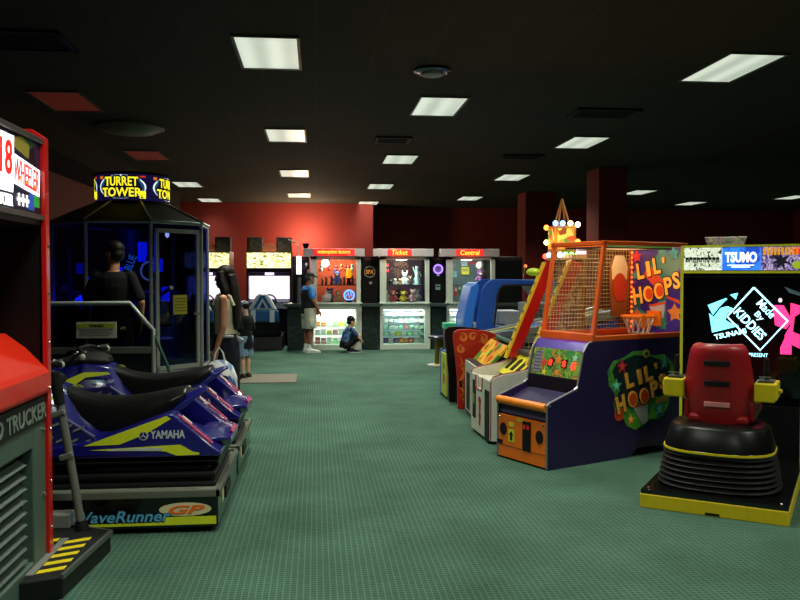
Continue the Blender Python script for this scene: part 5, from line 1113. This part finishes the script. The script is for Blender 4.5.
fr = MB(); fr.tube([(xs-.004, v, z) for v, z in dia+dia[:1]], .008, 6); 
fr.build('screen_graphic', CYT, sc)
onscr([(-.2075, 1.351), (-.35, 1.412), (-.36, 1.405), (-.30, 1.34), (-.25, 1.27)], CY, 'screen_graphic')
onscr([(-.22, 1.285), (-.255, 1.255), (-.31, 1.33), (-.36, 1.345), (-.40, 1.33), (-.41, 1.30), (-.375, 1.30), (-.35, 1.27), (-.35, 1.23), (-.38, 1.21), (-.43, 1.20), (-.45, 1.185), (-.245, 1.125)], CY, 'screen_graphic')
onscr([(-.38, 1.44), (-.44, 1.455), (-.425, 1.40)], CY, 'screen_graphic')
text('screen_lettering', 'TSUNAMI', .25, .042, CYT, (xs-.003, -.385, 1.118), Vector((0, -.965, .25)), Vector((0, .25, .965)), sc, fat=.02)
dR, dU = Vector((0, -.68, -.73)).normalized(), Vector((0, -.73, .68)).normalized()
text('screen_lettering', 'Made', .16, .065, CYT, (xs-.003, -.655, 1.33), dR, dU, sc, fat=.01)
text('screen_lettering', 'By', .075, .06, CYT, (xs-.003, -.60, 1.265), dR, dU, sc, fat=.01)
text('screen_lettering', 'KIDDIES', .30, .075, CYT, (xs-.003, -.535, 1.205), dR, dU, sc, fat=.02)
text('screen_lettering', 'PRESENT', .14, .03, CYT, (xs-.003, -.60, .955), r_, u_, sc)
onscr([(-.70, 1.36), (-.78, 1.36), (-.845, 1.24), (-.80, 1.17), (-.72, 1.2)], PKG, 'screen_graphic', .0015)
onscr([(-.83, 1.38), (-.90, 1.36), (-.90, 1.30), (-.86, 1.27), (-.85, 1.15), (-.90, 1.13), (-.90, 1.02), (-.82, 1.06), (-.76, 1.02), (-.76, .97), (-.84, .97), (-.79, 1.12), (-.83, 1.2)], PKG, 'screen_graphic', .0012)
onscr([(-.78, 1.51), (-.9, 1.46), (-.9, 1.435), (-.82, 1.46)], M('screen grey', (70, 90, 90), .4, em=.5), 'screen_graphic')
onscr(ell(.015, .018, 12, -.755, 1.40), M('screen dot', (230, 210, 220), .4, em=1), 'screen_graphic')
# marquee: three lit panels
xm = U-.002
for i, (v0, v1, m) in enumerate(((-.025, -.315, pattern('marquee sketch', [(225, 232, 215), (240, 244, 230), (120, 140, 110), (235, 240, 220), (190, 200, 180), (40, 50, 36)], 14, em=.9, kind='NOISE', seed=3)),
                                 (-.325, -.605, pattern('marquee blue', [(30, 80, 190), (40, 110, 225), (50, 130, 240), (28, 70, 180)], 5, em=1.0, kind='NOISE')),
                                 (-.615, -.91, pattern('marquee purple', [(90, 70, 140), (150, 130, 190), (60, 50, 110), (190, 170, 200), (110, 90, 150), (40, 40, 60)], 12, em=.8, kind='NOISE', seed=6)))):
    p = MB().box(U-.006, U+.1, v1, v0, 1.64, 1.825).build('marquee_panel', m, cb)
    O = (U-.006, (v0+v1)/2, 1.74)
    if i == 0:
        text('lettering', 'LOST LAND', .25, .05, M('dark ink', (20, 24, 18), .5), (U-.006, -.17, 1.735), r_, u_, p, fat=.02) if False else MB().box(U-.009, U-.006, -.29, -.05, 1.735, 1.742).build('print_line', M('dark ink', (20, 24, 18), .5), p)
        for k in range(9): MB().plate([(-.012, -.02), (-.004, -.02), (-.004, .0), (.006, .0), (.006, -.02), (.012, -.02), (.012, .022), (-.012, .022)], (U-.006, -.05-.03*k, 1.725), r_, u_, .002).build('print_mark', M('dark ink', (0, 0, 0)), p)
    if i == 1:
        text('lettering', 'TSUMO', .24, .085, M('letter white glow', (235, 245, 255), .4, em=1.5), (U-.006, -.465, 1.745), r_, u_, p, fat=.04)
        for k, (z, w) in enumerate(((1.68, .10), (1.665, .07))): MB().box(U-.009, U-.006, -.465-w, -.465+w, z-.004, z+.004).build('print_line', M('letter white glow', (0, 0, 0)), p)
    if i == 2:
        for k in range(10): MB().plate(rect(-.009, .009, -.03, .03), (U-.006, -.64-.026*k, 1.79), r_, u_, .002).build('print_mark', M('print amber', (220, 150, 40), .4, em=.7), p)
        MB().plate(star(7, .08, .03), (U-.006, -.76, 1.71), r_, u_, .002).build('picture', M('print dark', (40, 36, 60), .5), p)
        MB().plate(ell(.04, .03), (U-.006, -.88, 1.68), r_, u_, .002).build('picture', M('print lime', (170, 190, 40), .4, em=.5), p)
        MB().plate(star(5, .04, .02), (U-.006, -.875, 1.79), r_, u_, .002).build('picture', M('print red', (220, 50, 40), .4, em=.7), p)
# game behind it that only shows its topper sign
t = thing('topper_sign_cabinet', 'dark cabinet whose pink and green topper sign shows above the screen cabinet', 'arcade machine', (4.83, 9.3, 0), 60)
MB().prism([(0, 0), (.8, 0), (.8, 1.9), (.1, 1.9), (.0, 1.7), (.15, 1.0), (0, .9)], 'y', -.3, .3).build('body', BLACK, t, .01)
MB().loft([[(.1, -.19, 1.902), (.16, -.19, 1.902), (.16, .19, 1.902), (.1, .19, 1.902)], [(.1, -.24, 2.06), (.16, -.24, 2.06), (.16, .24, 2.06), (.1, .24, 2.06)]]).build('topper_sign', pattern('topper sign art', [(120, 60, 90), (150, 90, 120), (90, 120, 80), (70, 40, 60), (130, 130, 100)], 12, em=.18, kind='NOISE'), t, .008)
# ================================================================== people
V = Vector
def skin(n, c): return M('skin '+n, c, .55, var=.05)
def stand(**k):
    """joint positions of a 1.75 m adult standing, facing +y, right hand side +x"""
    J = dict(pel=V((0, 0, .96)), wai=V((0, .0, 1.10)), che=V((0, .0, 1.30)), nek=V((0, -.02, 1.48)), head=V((0, .015, 1.635)), face=V((0, 1, 0)), lat=V((1, 0, 0)),
             shR=V((.168, -.015, 1.405)), elR=V((.225, -.04, 1.13)), wrR=V((.225, .04, .89)), shL=V((-.168, -.015, 1.405)), elL=V((-.225, -.04, 1.13)), wrL=V((-.225, .04, .89)),
             hiR=V((.09, 0, .92)), knR=V((.10, .02, .50)), anR=V((.10, -.02, .085)), hiL=V((-.09, 0, .92)), knL=V((-.10, .02, .50)), anL=V((-.10, -.02, .085)), toR=V((.115, .15, .03)), toL=V((-.115, .15, .03)), b=1.0, hs=1.0)
    for a, v in k.items(): J[a] = V(v) if isinstance(v, (tuple, list)) else v
    return J
TOR = [('pel', .165, .115), ('wai', .14, .10), ('che', .165, .12)]
def torso(mb, J, off=0.0, top=True):
    b = J['b']; pts = [J['pel']-(J['wai']-J['pel'])*.6, J['pel'], J['wai'], J['che'], J['che'].lerp(J['nek'], .55), J['nek'].lerp(J['che'], .12)]
    rx = [.13, .165, .14, .165, .165, .075]; ry = [.09, .115, .10, .12, .095, .06]
    n = len(pts) if top else 4
    mb.tube(pts[:n], [r*b+off for r in rx[:n]], 16, ry=[r*b+off for r in ry[:n]], lat=J['lat'])
def hand(mb, w, el, inward, s=1.0, grip=0.0):
    """palm, four unequal curled fingers and a thumb leaving the side of the palm"""
    d = (w-el).normalized(); n = (inward-d*inward.dot(d)).normalized(); sd = d.cross(n)   # sd: across the knuckles
    if sd.y < 0 and abs(sd.y) > .2: pass
    p1 = w+d*.085*s
    mb.tube([w-d*.01, w+d*.03*s, p1], [.028*s, .038*s, .040*s], 10, ry=[.02*s, .017*s, .014*s], lat=sd)
    front = sd if sd.y > 0 else -sd
    for i, (o, L) in enumerate(((.030, .070), (.010, .080), (-.010, .074), (-.029, .058))):
        q = p1+front*o*s-d*.006; c1 = .35+grip; c2 = .9+grip*1.2
        m1 = q+(d*math.cos(c1*.6)+n*math.sin(c1*.6))*L*.5*s; m2 = m1+(d*math.cos(c2)+n*math.sin(c2))*L*.45*s
        mb.tube([q, m1, m2], [.0095*s, .009*s, .0075*s], 8); mb.ball(m2, .0075*s, 8, 6)
    tq = w+d*.025*s+front*.028*s; t1 = tq+(d*.7+front*.6+n*.4).normalized()*.04*s; t2 = t1+(d*.9+n*.5).normalized()*.03*s
    mb.tube([tq, t1, t2], [.013*s, .011*s, .009*s], 8); mb.ball(t2, .009*s, 8, 6)
def head(mb, J, s=1.0):
    c = J['head']; f = J['face'].normalized(); r = f.cross(V((0, 0, 1))).normalized(); u = r.cross(f)
    P = lambda x, y, z: c+r*x*s+f*y*s+u*z*s
    def E(p, rr):   # ellipsoid oriented with the face
        rings = []
        for i in range(11):
            a = -PI/2+PI*i/10; k = max(math.cos(a), .03)
            rings.append([P(p[0]+rr[0]*k*math.cos(2*PI*j/16), p[1]+rr[1]*k*math.sin(2*PI*j/16), p[2]+rr[2]*math.sin(a)) for j in range(16)])
        mb.loft(rings)
    E((0, -.012, .035), (.075, .095, .085)); E((0, .022, -.045), (.058, .068, .075)); E((0, .062, -.095), (.026, .024, .022))
    mb.loft([[P(-.014, .085, -.035), P(.014, .085, -.035), P(.008, .06, .02), P(-.008, .06, .02)], [P(-.010, .112, -.032), P(.010, .112, -.032), P(.006, .092, .015), P(-.006, .092, .015)]])
    E((0, .086, -.066), (.023, .010, .007)); E((0, .083, -.078), (.020, .010, .007)); E((0, .075, .026), (.05, .018, .012))
    for k in (-1, 1): E((k*.076, -.012, -.012), (.010, .020, .032))
    mb.cap(J['nek']-V((0, 0, .03)), P(0, -.012, -.05), .056*s, .052*s, 12)
    return P
def arms(mb, J, k0=0.0, k1=2.0, off=0.0):
    for q in 'RL':
        sh, el, wr = J['sh'+q], J['el'+q], J['wr'+q]; b = J['b']
        if k1 <= 1: mb.cap(sh, sh.lerp(el, k1), .05*b+off*.5, .046*b+off)
        else:
            mb.cap(sh, el, .052*b+off*.5, .041*b+off)
            if off == 0: mb.cap(el, wr, .041*b, .028*b)
            else: mb.cap(el, el.lerp(wr, k1-1), .041*b+off, .034*b+off)
def legs(mb, J, k1=2.0, off=0.0):
    for q in 'RL':
        hi, kn, an = J['hi'+q], J['kn'+q], J['an'+q]; b = J['b']
        if k1 <= 1: mb.tube([hi+(hi-kn)*.15, hi.lerp(kn, .3), hi.lerp(kn, k1)], [.095*b+off, .088*b+off, .07*b+off*1.6], 14)
        else:
            mb.cap(hi, kn, .088*b+off, .056*b+off); cl = kn.lerp(an, .3)
            if off == 0: mb.tube([kn, cl+V((0, -.012, 0)), kn.lerp(an, .7), an], [.054*b, .057*b, .04*b, .036*b], 12)
            else: mb.tube([kn, cl, kn.lerp(an, k1-1)], [.058*b+off, .06*b+off, .05*b+off*1.5], 12)
def feet(mb, J, s=1.0):
    for q in 'RL':
        an, to = J['an'+q], J['to'+q]; mb.cap(an+V((0, 0, 0)), an+V((0, -.02, -.035)), .036*s, .038*s); mb.tube([an+V((0, -.03*s, -.045*s)), an.lerp(to, .5)+V((0, 0, -.01)), to], [.036*s, .042*s, .034*s], 10, ry=[.036*s, .034*s, .022*s])
def shoes(J, name, m, par, s=1.0, sole=None):
    for q in 'RL':
        an, to = J['an'+q], J['to'+q]; mb = MB(); d = (to-an); d.z = 0; d.normalize(); hz = to.z-.03
        mb.cap(an+V((0, 0, .0)), an+d*-.02+V((0, 0, -.035)), .046*s, .047*s); mb.tube([an-d*.055*s+V((0, 0, -.04)), an+d*.02+V((0, 0, -.025)), an.lerp(to, .55)+V((0, 0, -.01)), to+d*.02, to+d*.05*s], [.036*s, .046*s, .052*s, .047*s, .03*s], 12, ry=[.034*s, .045*s, .038*s, .028*s, .02*s])
        o = remesh(mb, name, m, par, .007, 3)
        if sole:
            zb = min((an.z-.085), to.z-.03)
            sb = MB(); c = an.lerp(to, .5); sb.loft([[c+d*(.165*s*math.cos(a))+d.cross(V((0, 0, 1)))*(.05*s*math.sin(a))+V((0, 0, h-c.z+zb)) for a in [2*PI*i/20 for i in range(20)]] for h in (0.002, .022)]); sb.build('sole', sole, o)
def eyes(P, par, s=1.0, brow=None):
    for k in (-1, 1):
        mb = MB(); mb.ball(P(k*.03, .082, .0), .011*s, 10, 8); mb.mat(1).ball(P(k*.03, .0895, .0), .006*s, 8, 6); mb.build('eye', [M('eye white', (225, 220, 212), .3), M('iris dark', (30, 20, 14), .3)], par, smooth=True)
    mb = MB(); mb.tube([P(-.02, .092, -.072), P(0, .098, -.071), P(.02, .092, -.072)], .004*s, 6); mb.build('mouth', M('lips', (150, 80, 70), .5), par, smooth=True)
    if brow:
        mb = MB()
        for k in (-1, 1): mb.tube([P(k*.014, .088, .025), P(k*.045, .08, .026)], .004*s, 6)
        mb.build('eyebrow', brow, par, smooth=True)
def ellip(mb, P, p, rr):
    rings = []
    for i in range(11):
        a = -PI/2+PI*i/10; k = max(math.cos(a), .03)
        rings.append([P(p[0]+rr[0]*k*math.cos(2*PI*j/18), p[1]+rr[1]*k*math.sin(2*PI*j/18), p[2]+rr[2]*math.sin(a)) for j in range(18)])
    mb.loft(rings)
def make_body(par, J, m, hs=1.0, grip=(0, 0), foot=True, hand_s=1.0):
    mb = MB(); torso(mb, J); P = head(mb, J, hs); arms(mb, J); legs(mb, J)
    mid = J['che']
    for q, g in zip('RL', grip):
        inn = (J['pel']-J['wr'+q]); inn.z = 0; hand(mb, J['wr'+q], J['el'+q], inn.normalized() if inn.length > .02 else V((0, 1, 0)), hand_s, g)
    if foot: feet(mb, J)
    for q in 'RL': mb.ball(J['sh'+q], .046*J['b'], 10, 8)
    o = remesh(mb, 'body', m, par, .0062, 3)
    return o, P
def scale(o, s): o.scale = (s, s, s)
HAIRB = M('hair black', (16, 13, 12), .45, bump=.4, scale=120); HAIRD = M('hair dark brown', (24, 15, 11), .55, bump=.4, scale=120)

# -------- man in a black shirt in front of the tower, seen from behind
p = thing('person', 'man in black tee shirt and dark trousers seen from behind at the tower', 'person', (-2.14, 9.0, .12), 0); scale(p, 1.045)
J = stand(face=(-.75, .55, -.05), elR=(.27, -.02, 1.14), wrR=(.245, .06, .91), elL=(-.28, .02, 1.14), wrL=(-.30, .16, .93), b=1.0)
bo, P = make_body(p, J, skin('tan', (176, 120, 92)))
eyes(P, p, 1.0, HAIRB)
h = MB(); ellip(h, P, (0, -.022, .05), (.083, .098, .085)); ellip(h, P, (0, -.05, -.01), (.078, .07, .075)); remesh(h, 'hair', HAIRB, p, .008, 2)
c = MB(); torso(c, J, .012); arms(c, J, 0, .80, .018); c.tube([J['pel']-V((0, 0, .12)), J['pel']+V((0, 0, .05))], [.185, .18], 16, ry=[.135, .13], lat=(1, 0, 0)); remesh(c, 'shirt', M('black cotton', (14, 14, 16), .85, bump=.2), p, .01, 4)
c = MB(); legs(c, J, 1.92, .022); c.tube([J['pel']-V((0, 0, .14)), J['pel']+V((0, 0, .04))], [.175, .165], 16, ry=[.125, .12], lat=(1, 0, 0)); remesh(c, 'trousers', M('dark trousers', (22, 22, 28), .8, bump=.2), p, .01, 4)
shoes(J, 'shoe', BLACK, p)

# -------- woman with long dark hair and carrier bag, side on, looking left
p = thing('person', 'woman with long dark hair and white sleeveless top standing side on', 'person', (-.92, 8.5, 0), 82); scale(p, .965)
J = stand(b=.9, elL=(-.19, -.02, 1.13), wrL=(-.20, .05, .88), elR=(.19, .0, 1.13), wrR=(.20, .08, .9), shR=(.15, -.015, 1.41), shL=(-.15, -.015, 1.41), face=(.05, 1, -.06))
bo, P = make_body(p, J, skin('warm', (190, 130, 100)), .97, (0, .9))
eyes(P, p, .97, HAIRD)
h = MB(); ellip(h, P, (0, -.02, .05), (.086, .102, .088)); ellip(h, P, (0, -.07, -.03), (.082, .06, .10)); h.tube([P(0, -.085, .02), P(0, -.10, -.12), V((0, -.115, 1.36)), V((0, -.125, 1.18)), V((.0, -.115, 1.08))], [.08, .095, .11, .10, .05], 14, ry=[.05, .06, .05, .04, .02], lat=(1, 0, 0))
for k in (-1, 1): h.tube([P(k*.07, .01, .06), P(k*.085, .0, -.04), P(k*.09, -.03, -.16), V((k*.10, -.04, 1.34))], [.035, .045, .05, .03], 10)
remesh(h, 'hair', HAIRD, p, .008, 2)
c = MB(); torso(c, J, .012); remesh(c, 'top', M('ivory knit', (214, 206, 176), .8, bump=.3), p, .009, 4)
for k in (-1, 1): MB().tube([V((k*.10, .10, 1.34)), V((k*.105, .055, 1.44)), V((k*.105, -.01, 1.475)), V((k*.10, -.075, 1.43)), V((k*.10, -.115, 1.34))], .02, 8).build('shoulder_strap', M('ivory knit', (0, 0, 0)), p, smooth=True)
c = MB(); c.tube([J['wai']-V((0, 0, .05)), J['pel'], V((0, 0, .78)), V((0, 0, .45)), V((0, 0, .13))], [.145, .18, .19, .18, .185], 20, ry=[.105, .135, .15, .145, .15], lat=(1, 0, 0)); remesh(c, 'trousers', M('dark navy cloth', (20, 22, 34), .8, bump=.2), p, .01, 4)
c = MB(); c.obox((.0, -.14, .98), (.10, .03, .05), (0, 1, .5)); c.obox((-.15, -.06, 1.02), (.03, .12, .04), (0, 0, 1), (1, 0, 0)); c.build('waist_tie', M('pale grey tie', (170, 172, 178), .7), p, .01, smooth=True)
shoes(J, 'shoe', BLACK, p, .92)
# her bag
t = thing('carrier_bag', 'white and blue carrier bag in the woman\'s lowered hand', 'bag', (-.955, 8.24, .375), 12); scale(t, 1.2)
b = MB(); secs = []
for z, w, d in ((0, .13, .05), (.06, .15, .065), (.18, .145, .06), (.27, .11, .04), (.32, .05, .02)): secs.append([(w*math.cos(a), d*math.sin(a)*(1+.2*math.sin(3*a)), z) for a in [2*PI*i/20 for i in range(20)]])
b.loft(secs); b.build('bag_body', pattern('bag print', [(226, 226, 228), (238, 238, 236), (120, 150, 210), (230, 230, 232), (236, 236, 236), (70, 110, 190)], 5, kind='NOISE', seed=2), t, smooth=True)
b = MB()
for k in (-1, 1): b.tube([(-.045, k*.012, .31), (-.03, k*.008, .38), (.0, 0, .425), (.03, k*.008, .38), (.045, k*.012, .31)], .007, 6)
b.build('bag_handle', M('bag handle white', (225, 225, 225), .5), t, smooth=True)
for (x, z, a, b_, c_) in ((-.02, .12, .05, .06, (226, 180, 120)), (.03, .17, .035, .03, (40, 36, 40)), (-.07, .17, .03, .028, (40, 36, 40)), (.05, .07, .03, .045, (210, 160, 90))):
    MB().plate(ell(a, b_, 16), (x, -.066, z), (1, 0, 0), (0, 0, 1), .004).build('print_patch', M('bag patch %d' % c_[0], c_, .5), t)

# -------- boy with striped cap behind her
p = thing('person', 'boy in a striped cap, green black shirt and denim shorts behind the woman', 'person', (-1.10, 12.9, 0), 55); scale(p, .67)
J = stand(b=1.02, hs=1.2, face=(-.2, 1, -.25), head=(0, .03, 1.63), wrR=(.20, .12, .92), wrL=(-.2, .1, .92))
bo, P = make_body(p, J, skin('light', (222, 172, 140)), 1.22)
eyes(P, p, 1.2)
h = MB(); ellip(h, P, (0, -.03, .03), (.082, .09, .075)); remesh(h, 'hair', HAIRD, p, .01, 2)
c = MB(); ellip(c, P, (0, -.012, .07), (.086, .104, .065)); cp = remesh(c, 'cap', M('cap pale stripe', (200, 205, 215), .7), p, .008, 2)
MB().loft([[P(-.07, .07, .055), P(0, .085, .06), P(.07, .07, .055), P(.05, .165, .04), P(0, .185, .04), P(-.05, .165, .04)], [P(-.07, .07, .07), P(0, .085, .075), P(.07, .07, .07), P(.05, .165, .05), P(0, .185, .05), P(-.05, .165, .05)]]).build('peak', M('cap navy', (30, 40, 90), .7), cp)
for z in (.06, .085, .11):
    w = math.sqrt(max(.05, 1-((z-.07)/.068)**2)); b = MB(); n = 28; b.tube([P(.088*w*math.cos(2*PI*i/n), -.012+.106*w*math.sin(2*PI*i/n), z) for i in range(n+1)], .007, 6); b.build('stripe', M('cap navy', (0, 0, 0)), cp, smooth=True)
c = MB(); torso(c, J, .03); arms(c, J, 0, .95, .03); c.tube([J['pel']-V((0, 0, .27)), J['pel']-V((0, 0, .1)), J['pel']+V((0, 0, .1))], [.225, .22, .19], 16, ry=[.165, .16, .14], lat=(1, 0, 0)); sh = remesh(c, 'shirt', M('black boy shirt', (14, 18, 18), .85), p, .01, 4)
for k, mm in ((1, M('green side panel', (30, 110, 50), .7)), (-1, M('green side panel', (0, 0, 0)))):
    c = MB(); c.tube([J['pel']+V((k*.195, .02, -.25)), J['pel']+V((k*.185, .02, -.1)), J['wai']+V((k*.155, .02, 0)), J['che']+V((k*.16, .03, 0))], [.05, .055, .05, .04], 10); q = remesh(c, 'side_panel', mm, sh, .01, 3)
c = MB(); c.tube([J['pel']+V((.235, .04, -.24)), J['pel']+V((.225, .05, -.1)), J['wai']+V((.19, .05, 0))], [.022, .02, .018], 8); c.build('orange_stripe', M('orange stripe', (210, 100, 40), .7), sh, smooth=True)
c = MB(); legs(c, J, .95, .045); c.tube([J['pel']-V((0, 0, .14)), J['pel']+V((0, 0, .02))], [.18, .17], 16, ry=[.135, .13], lat=(1, 0, 0)); remesh(c, 'shorts', M('pale denim', (120, 150, 180), .8, bump=.2), p, .01, 4)
shoes(J, 'shoe', M('brown sandal', (60, 36, 26), .6), p, 1.15, sole=BLACK)

# -------- man at the counter
p = thing('person', 'man in dark vest over blue shirt, cap and pale shorts at the prize counter', 'person', (-.16, 17.02, 0), -68); scale(p, .94)
J = stand(b=1.12, elL=(-.25, .08, 1.12), wrL=(-.22, .24, .93), elR=(.24, .03, 1.14), wrR=(.22, .16, .92), face=(0, 1, -.12), head=(0, .05, 1.63))
bo, P = make_body(p, J, skin('brown', (150, 98, 72)), 1.02)
eyes(P, p, 1.0, HAIRB)
h = MB(); ellip(h, P, (0, -.035, .015), (.08, .085, .07)); remesh(h, 'hair', M('hair grey', (70, 66, 60), .6), p, .009, 2)
c = MB(); ellip(c, P, (0, -.012, .07), (.085, .104, .062)); cp = remesh(c, 'cap', M('cap dark olive', (44, 42, 34), .7), p, .008, 2)
MB().loft([[P(-.07, .07, .055), P(.07, .07, .055), P(.05, .17, .04), P(-.05, .17, .04)], [P(-.07, .07, .068), P(.07, .07, .068), P(.05, .17, .05), P(-.05, .17, .05)]]).build('peak', M('cap dark olive', (0, 0, 0)), cp)
c = MB(); torso(c, J, .02); arms(c, J, 0, .62, .026); remesh(c, 'shirt', M('bright blue shirt', (50, 130, 215), .7), p, .01, 4)
c = MB(); torso(c, J, .036, False); c.tube([J['pel']-V((0, 0, .1)), J['pel'], J['wai'], J['che'], J['nek']-V((0, 0, .09)), J['nek']-V((0, 0, .035))], [.2, .2, .19, .21, .215, .12], 16, ry=[.16, .165, .15, .16, .12, .085], lat=(1, 0, 0)); remesh(c, 'vest', M('dark vest', (40, 40, 44), .8, bump=.2), p, .01, 4)
c = MB(); legs(c, J, .92, .034); c.tube([J['pel']-V((0, 0, .16)), J['pel']-V((0, 0, .0))], [.19, .18], 16, ry=[.15, .14], lat=(1, 0, 0)); so = remesh(c, 'shorts', M('stone cotton', (200, 196, 178), .8, bump=.2), p, .01, 4)
for k in (-1, 1): MB().obox((k*.235, .0, .66), (.02, .12, .15), (1, 0, 0)).build('cargo_pocket', M('stone cotton', (0, 0, 0)), so, .008)
for q in 'RL': MB().tube([J['an'+q]+V((0, 0, .0)), J['an'+q]+V((0, 0, .11))], [.045, .046], 12).build('sock', M('white sock', (225, 225, 222), .8), p, smooth=True)
shoes(J, 'shoe', M('white trainer', (226, 226, 222), .5), p, 1.12, sole=M('white sole', (210, 210, 205), .5))

# -------- boy squatting at the display case
p = thing('person', 'dark haired child in blue patterned shirt squatting before the left display case', 'person', (.68, 17.0, 0), -72); scale(p, .74)
J = stand(b=.98, pel=(0, -.12, .22), wai=(0, -.10, .36), che=(0, -.03, .55), nek=(0, .03, .71), head=(0, .07, .86), face=(0, 1, -.1), shR=(.17, .02, .66), shL=(-.17, .02, .66), elR=(.235, .15, .44), elL=(-.235, .15, .44), wrR=(.14, .31, .34), wrL=(-.14, .31, .34),
          hiR=(.09, -.10, .21), hiL=(-.09, -.10, .21), knR=(.15, .25, .46), knL=(-.15, .25, .46), anR=(.13, .05, .085), anL=(-.13, .05, .085), toR=(.15, .21, .03), toL=(-.15, .21, .03))
bo, P = make_body(p, J, skin('child', (214, 160, 128)), 1.2)
eyes(P, p, 1.2)
h = MB(); ellip(h, P, (0, -.022, .055), (.087, .10, .083)); ellip(h, P, (0, -.06, -.015), (.08, .06, .06)); remesh(h, 'hair', HAIRB, p, .009, 2)
c = MB(); torso(c, J, .03); arms(c, J, 0, .8, .03); remesh(c, 'shirt', pattern('boy shirt print', [(24, 30, 44), (30, 60, 120), (20, 24, 34), (90, 140, 200), (26, 30, 40)], 7, kind='NOISE', rough=.8), p, .01, 4)
c = MB(); legs(c, J, .86, .03); c.tube([J['pel']-V((0, .04, .10)), J['pel']+V((0, 0, .08))], [.17, .18], 16, ry=[.13, .14], lat=(1, 0, 0)); remesh(c, 'shorts', M('dark shorts', (20, 20, 24), .8), p, .01, 4)
shoes(J, 'shoe', M('dark trainer', (30, 30, 34), .6), p, 1.15, sole=M('white sole', (0, 0, 0)))

# floor mat
o = MB().box(-.42, .42, -.52, .52, .001, .013).build('floor_mat', M('mat grey brown', (112, 104, 92), .85, bump=.3), None, .004); o.location = (-.72, 12.75, 0); o.rotation_euler = (0, 0, .0)
tag(o, 'grey brown floor mat lying on the carpet behind the boy', 'mat')

# ================================================================== camera, world, view
cam = bpy.data.cameras.new('camera'); co = bpy.data.objects.new('camera', cam); COL.objects.link(co); SC.camera = co
cam.sensor_width = 36; cam.lens = 36*820/800; cam.clip_end = 100; cam.clip_start = .05
co.location = (0, 0, 1.6); co.rotation_euler = (math.radians(90-1.737), 0, math.radians(-5.849))
w = bpy.data.worlds.new('world'); SC.world = w; w.use_nodes = True
w.node_tree.nodes['Background'].inputs[0].default_value = (.010, .010, .010, 1); w.node_tree.nodes['Background'].inputs[1].default_value = 1
vs = SC.view_settings; vs.view_transform = 'Standard'; vs.look = 'None'; vs.exposure = 0; vs.gamma = 1; vs.use_curve_mapping = False
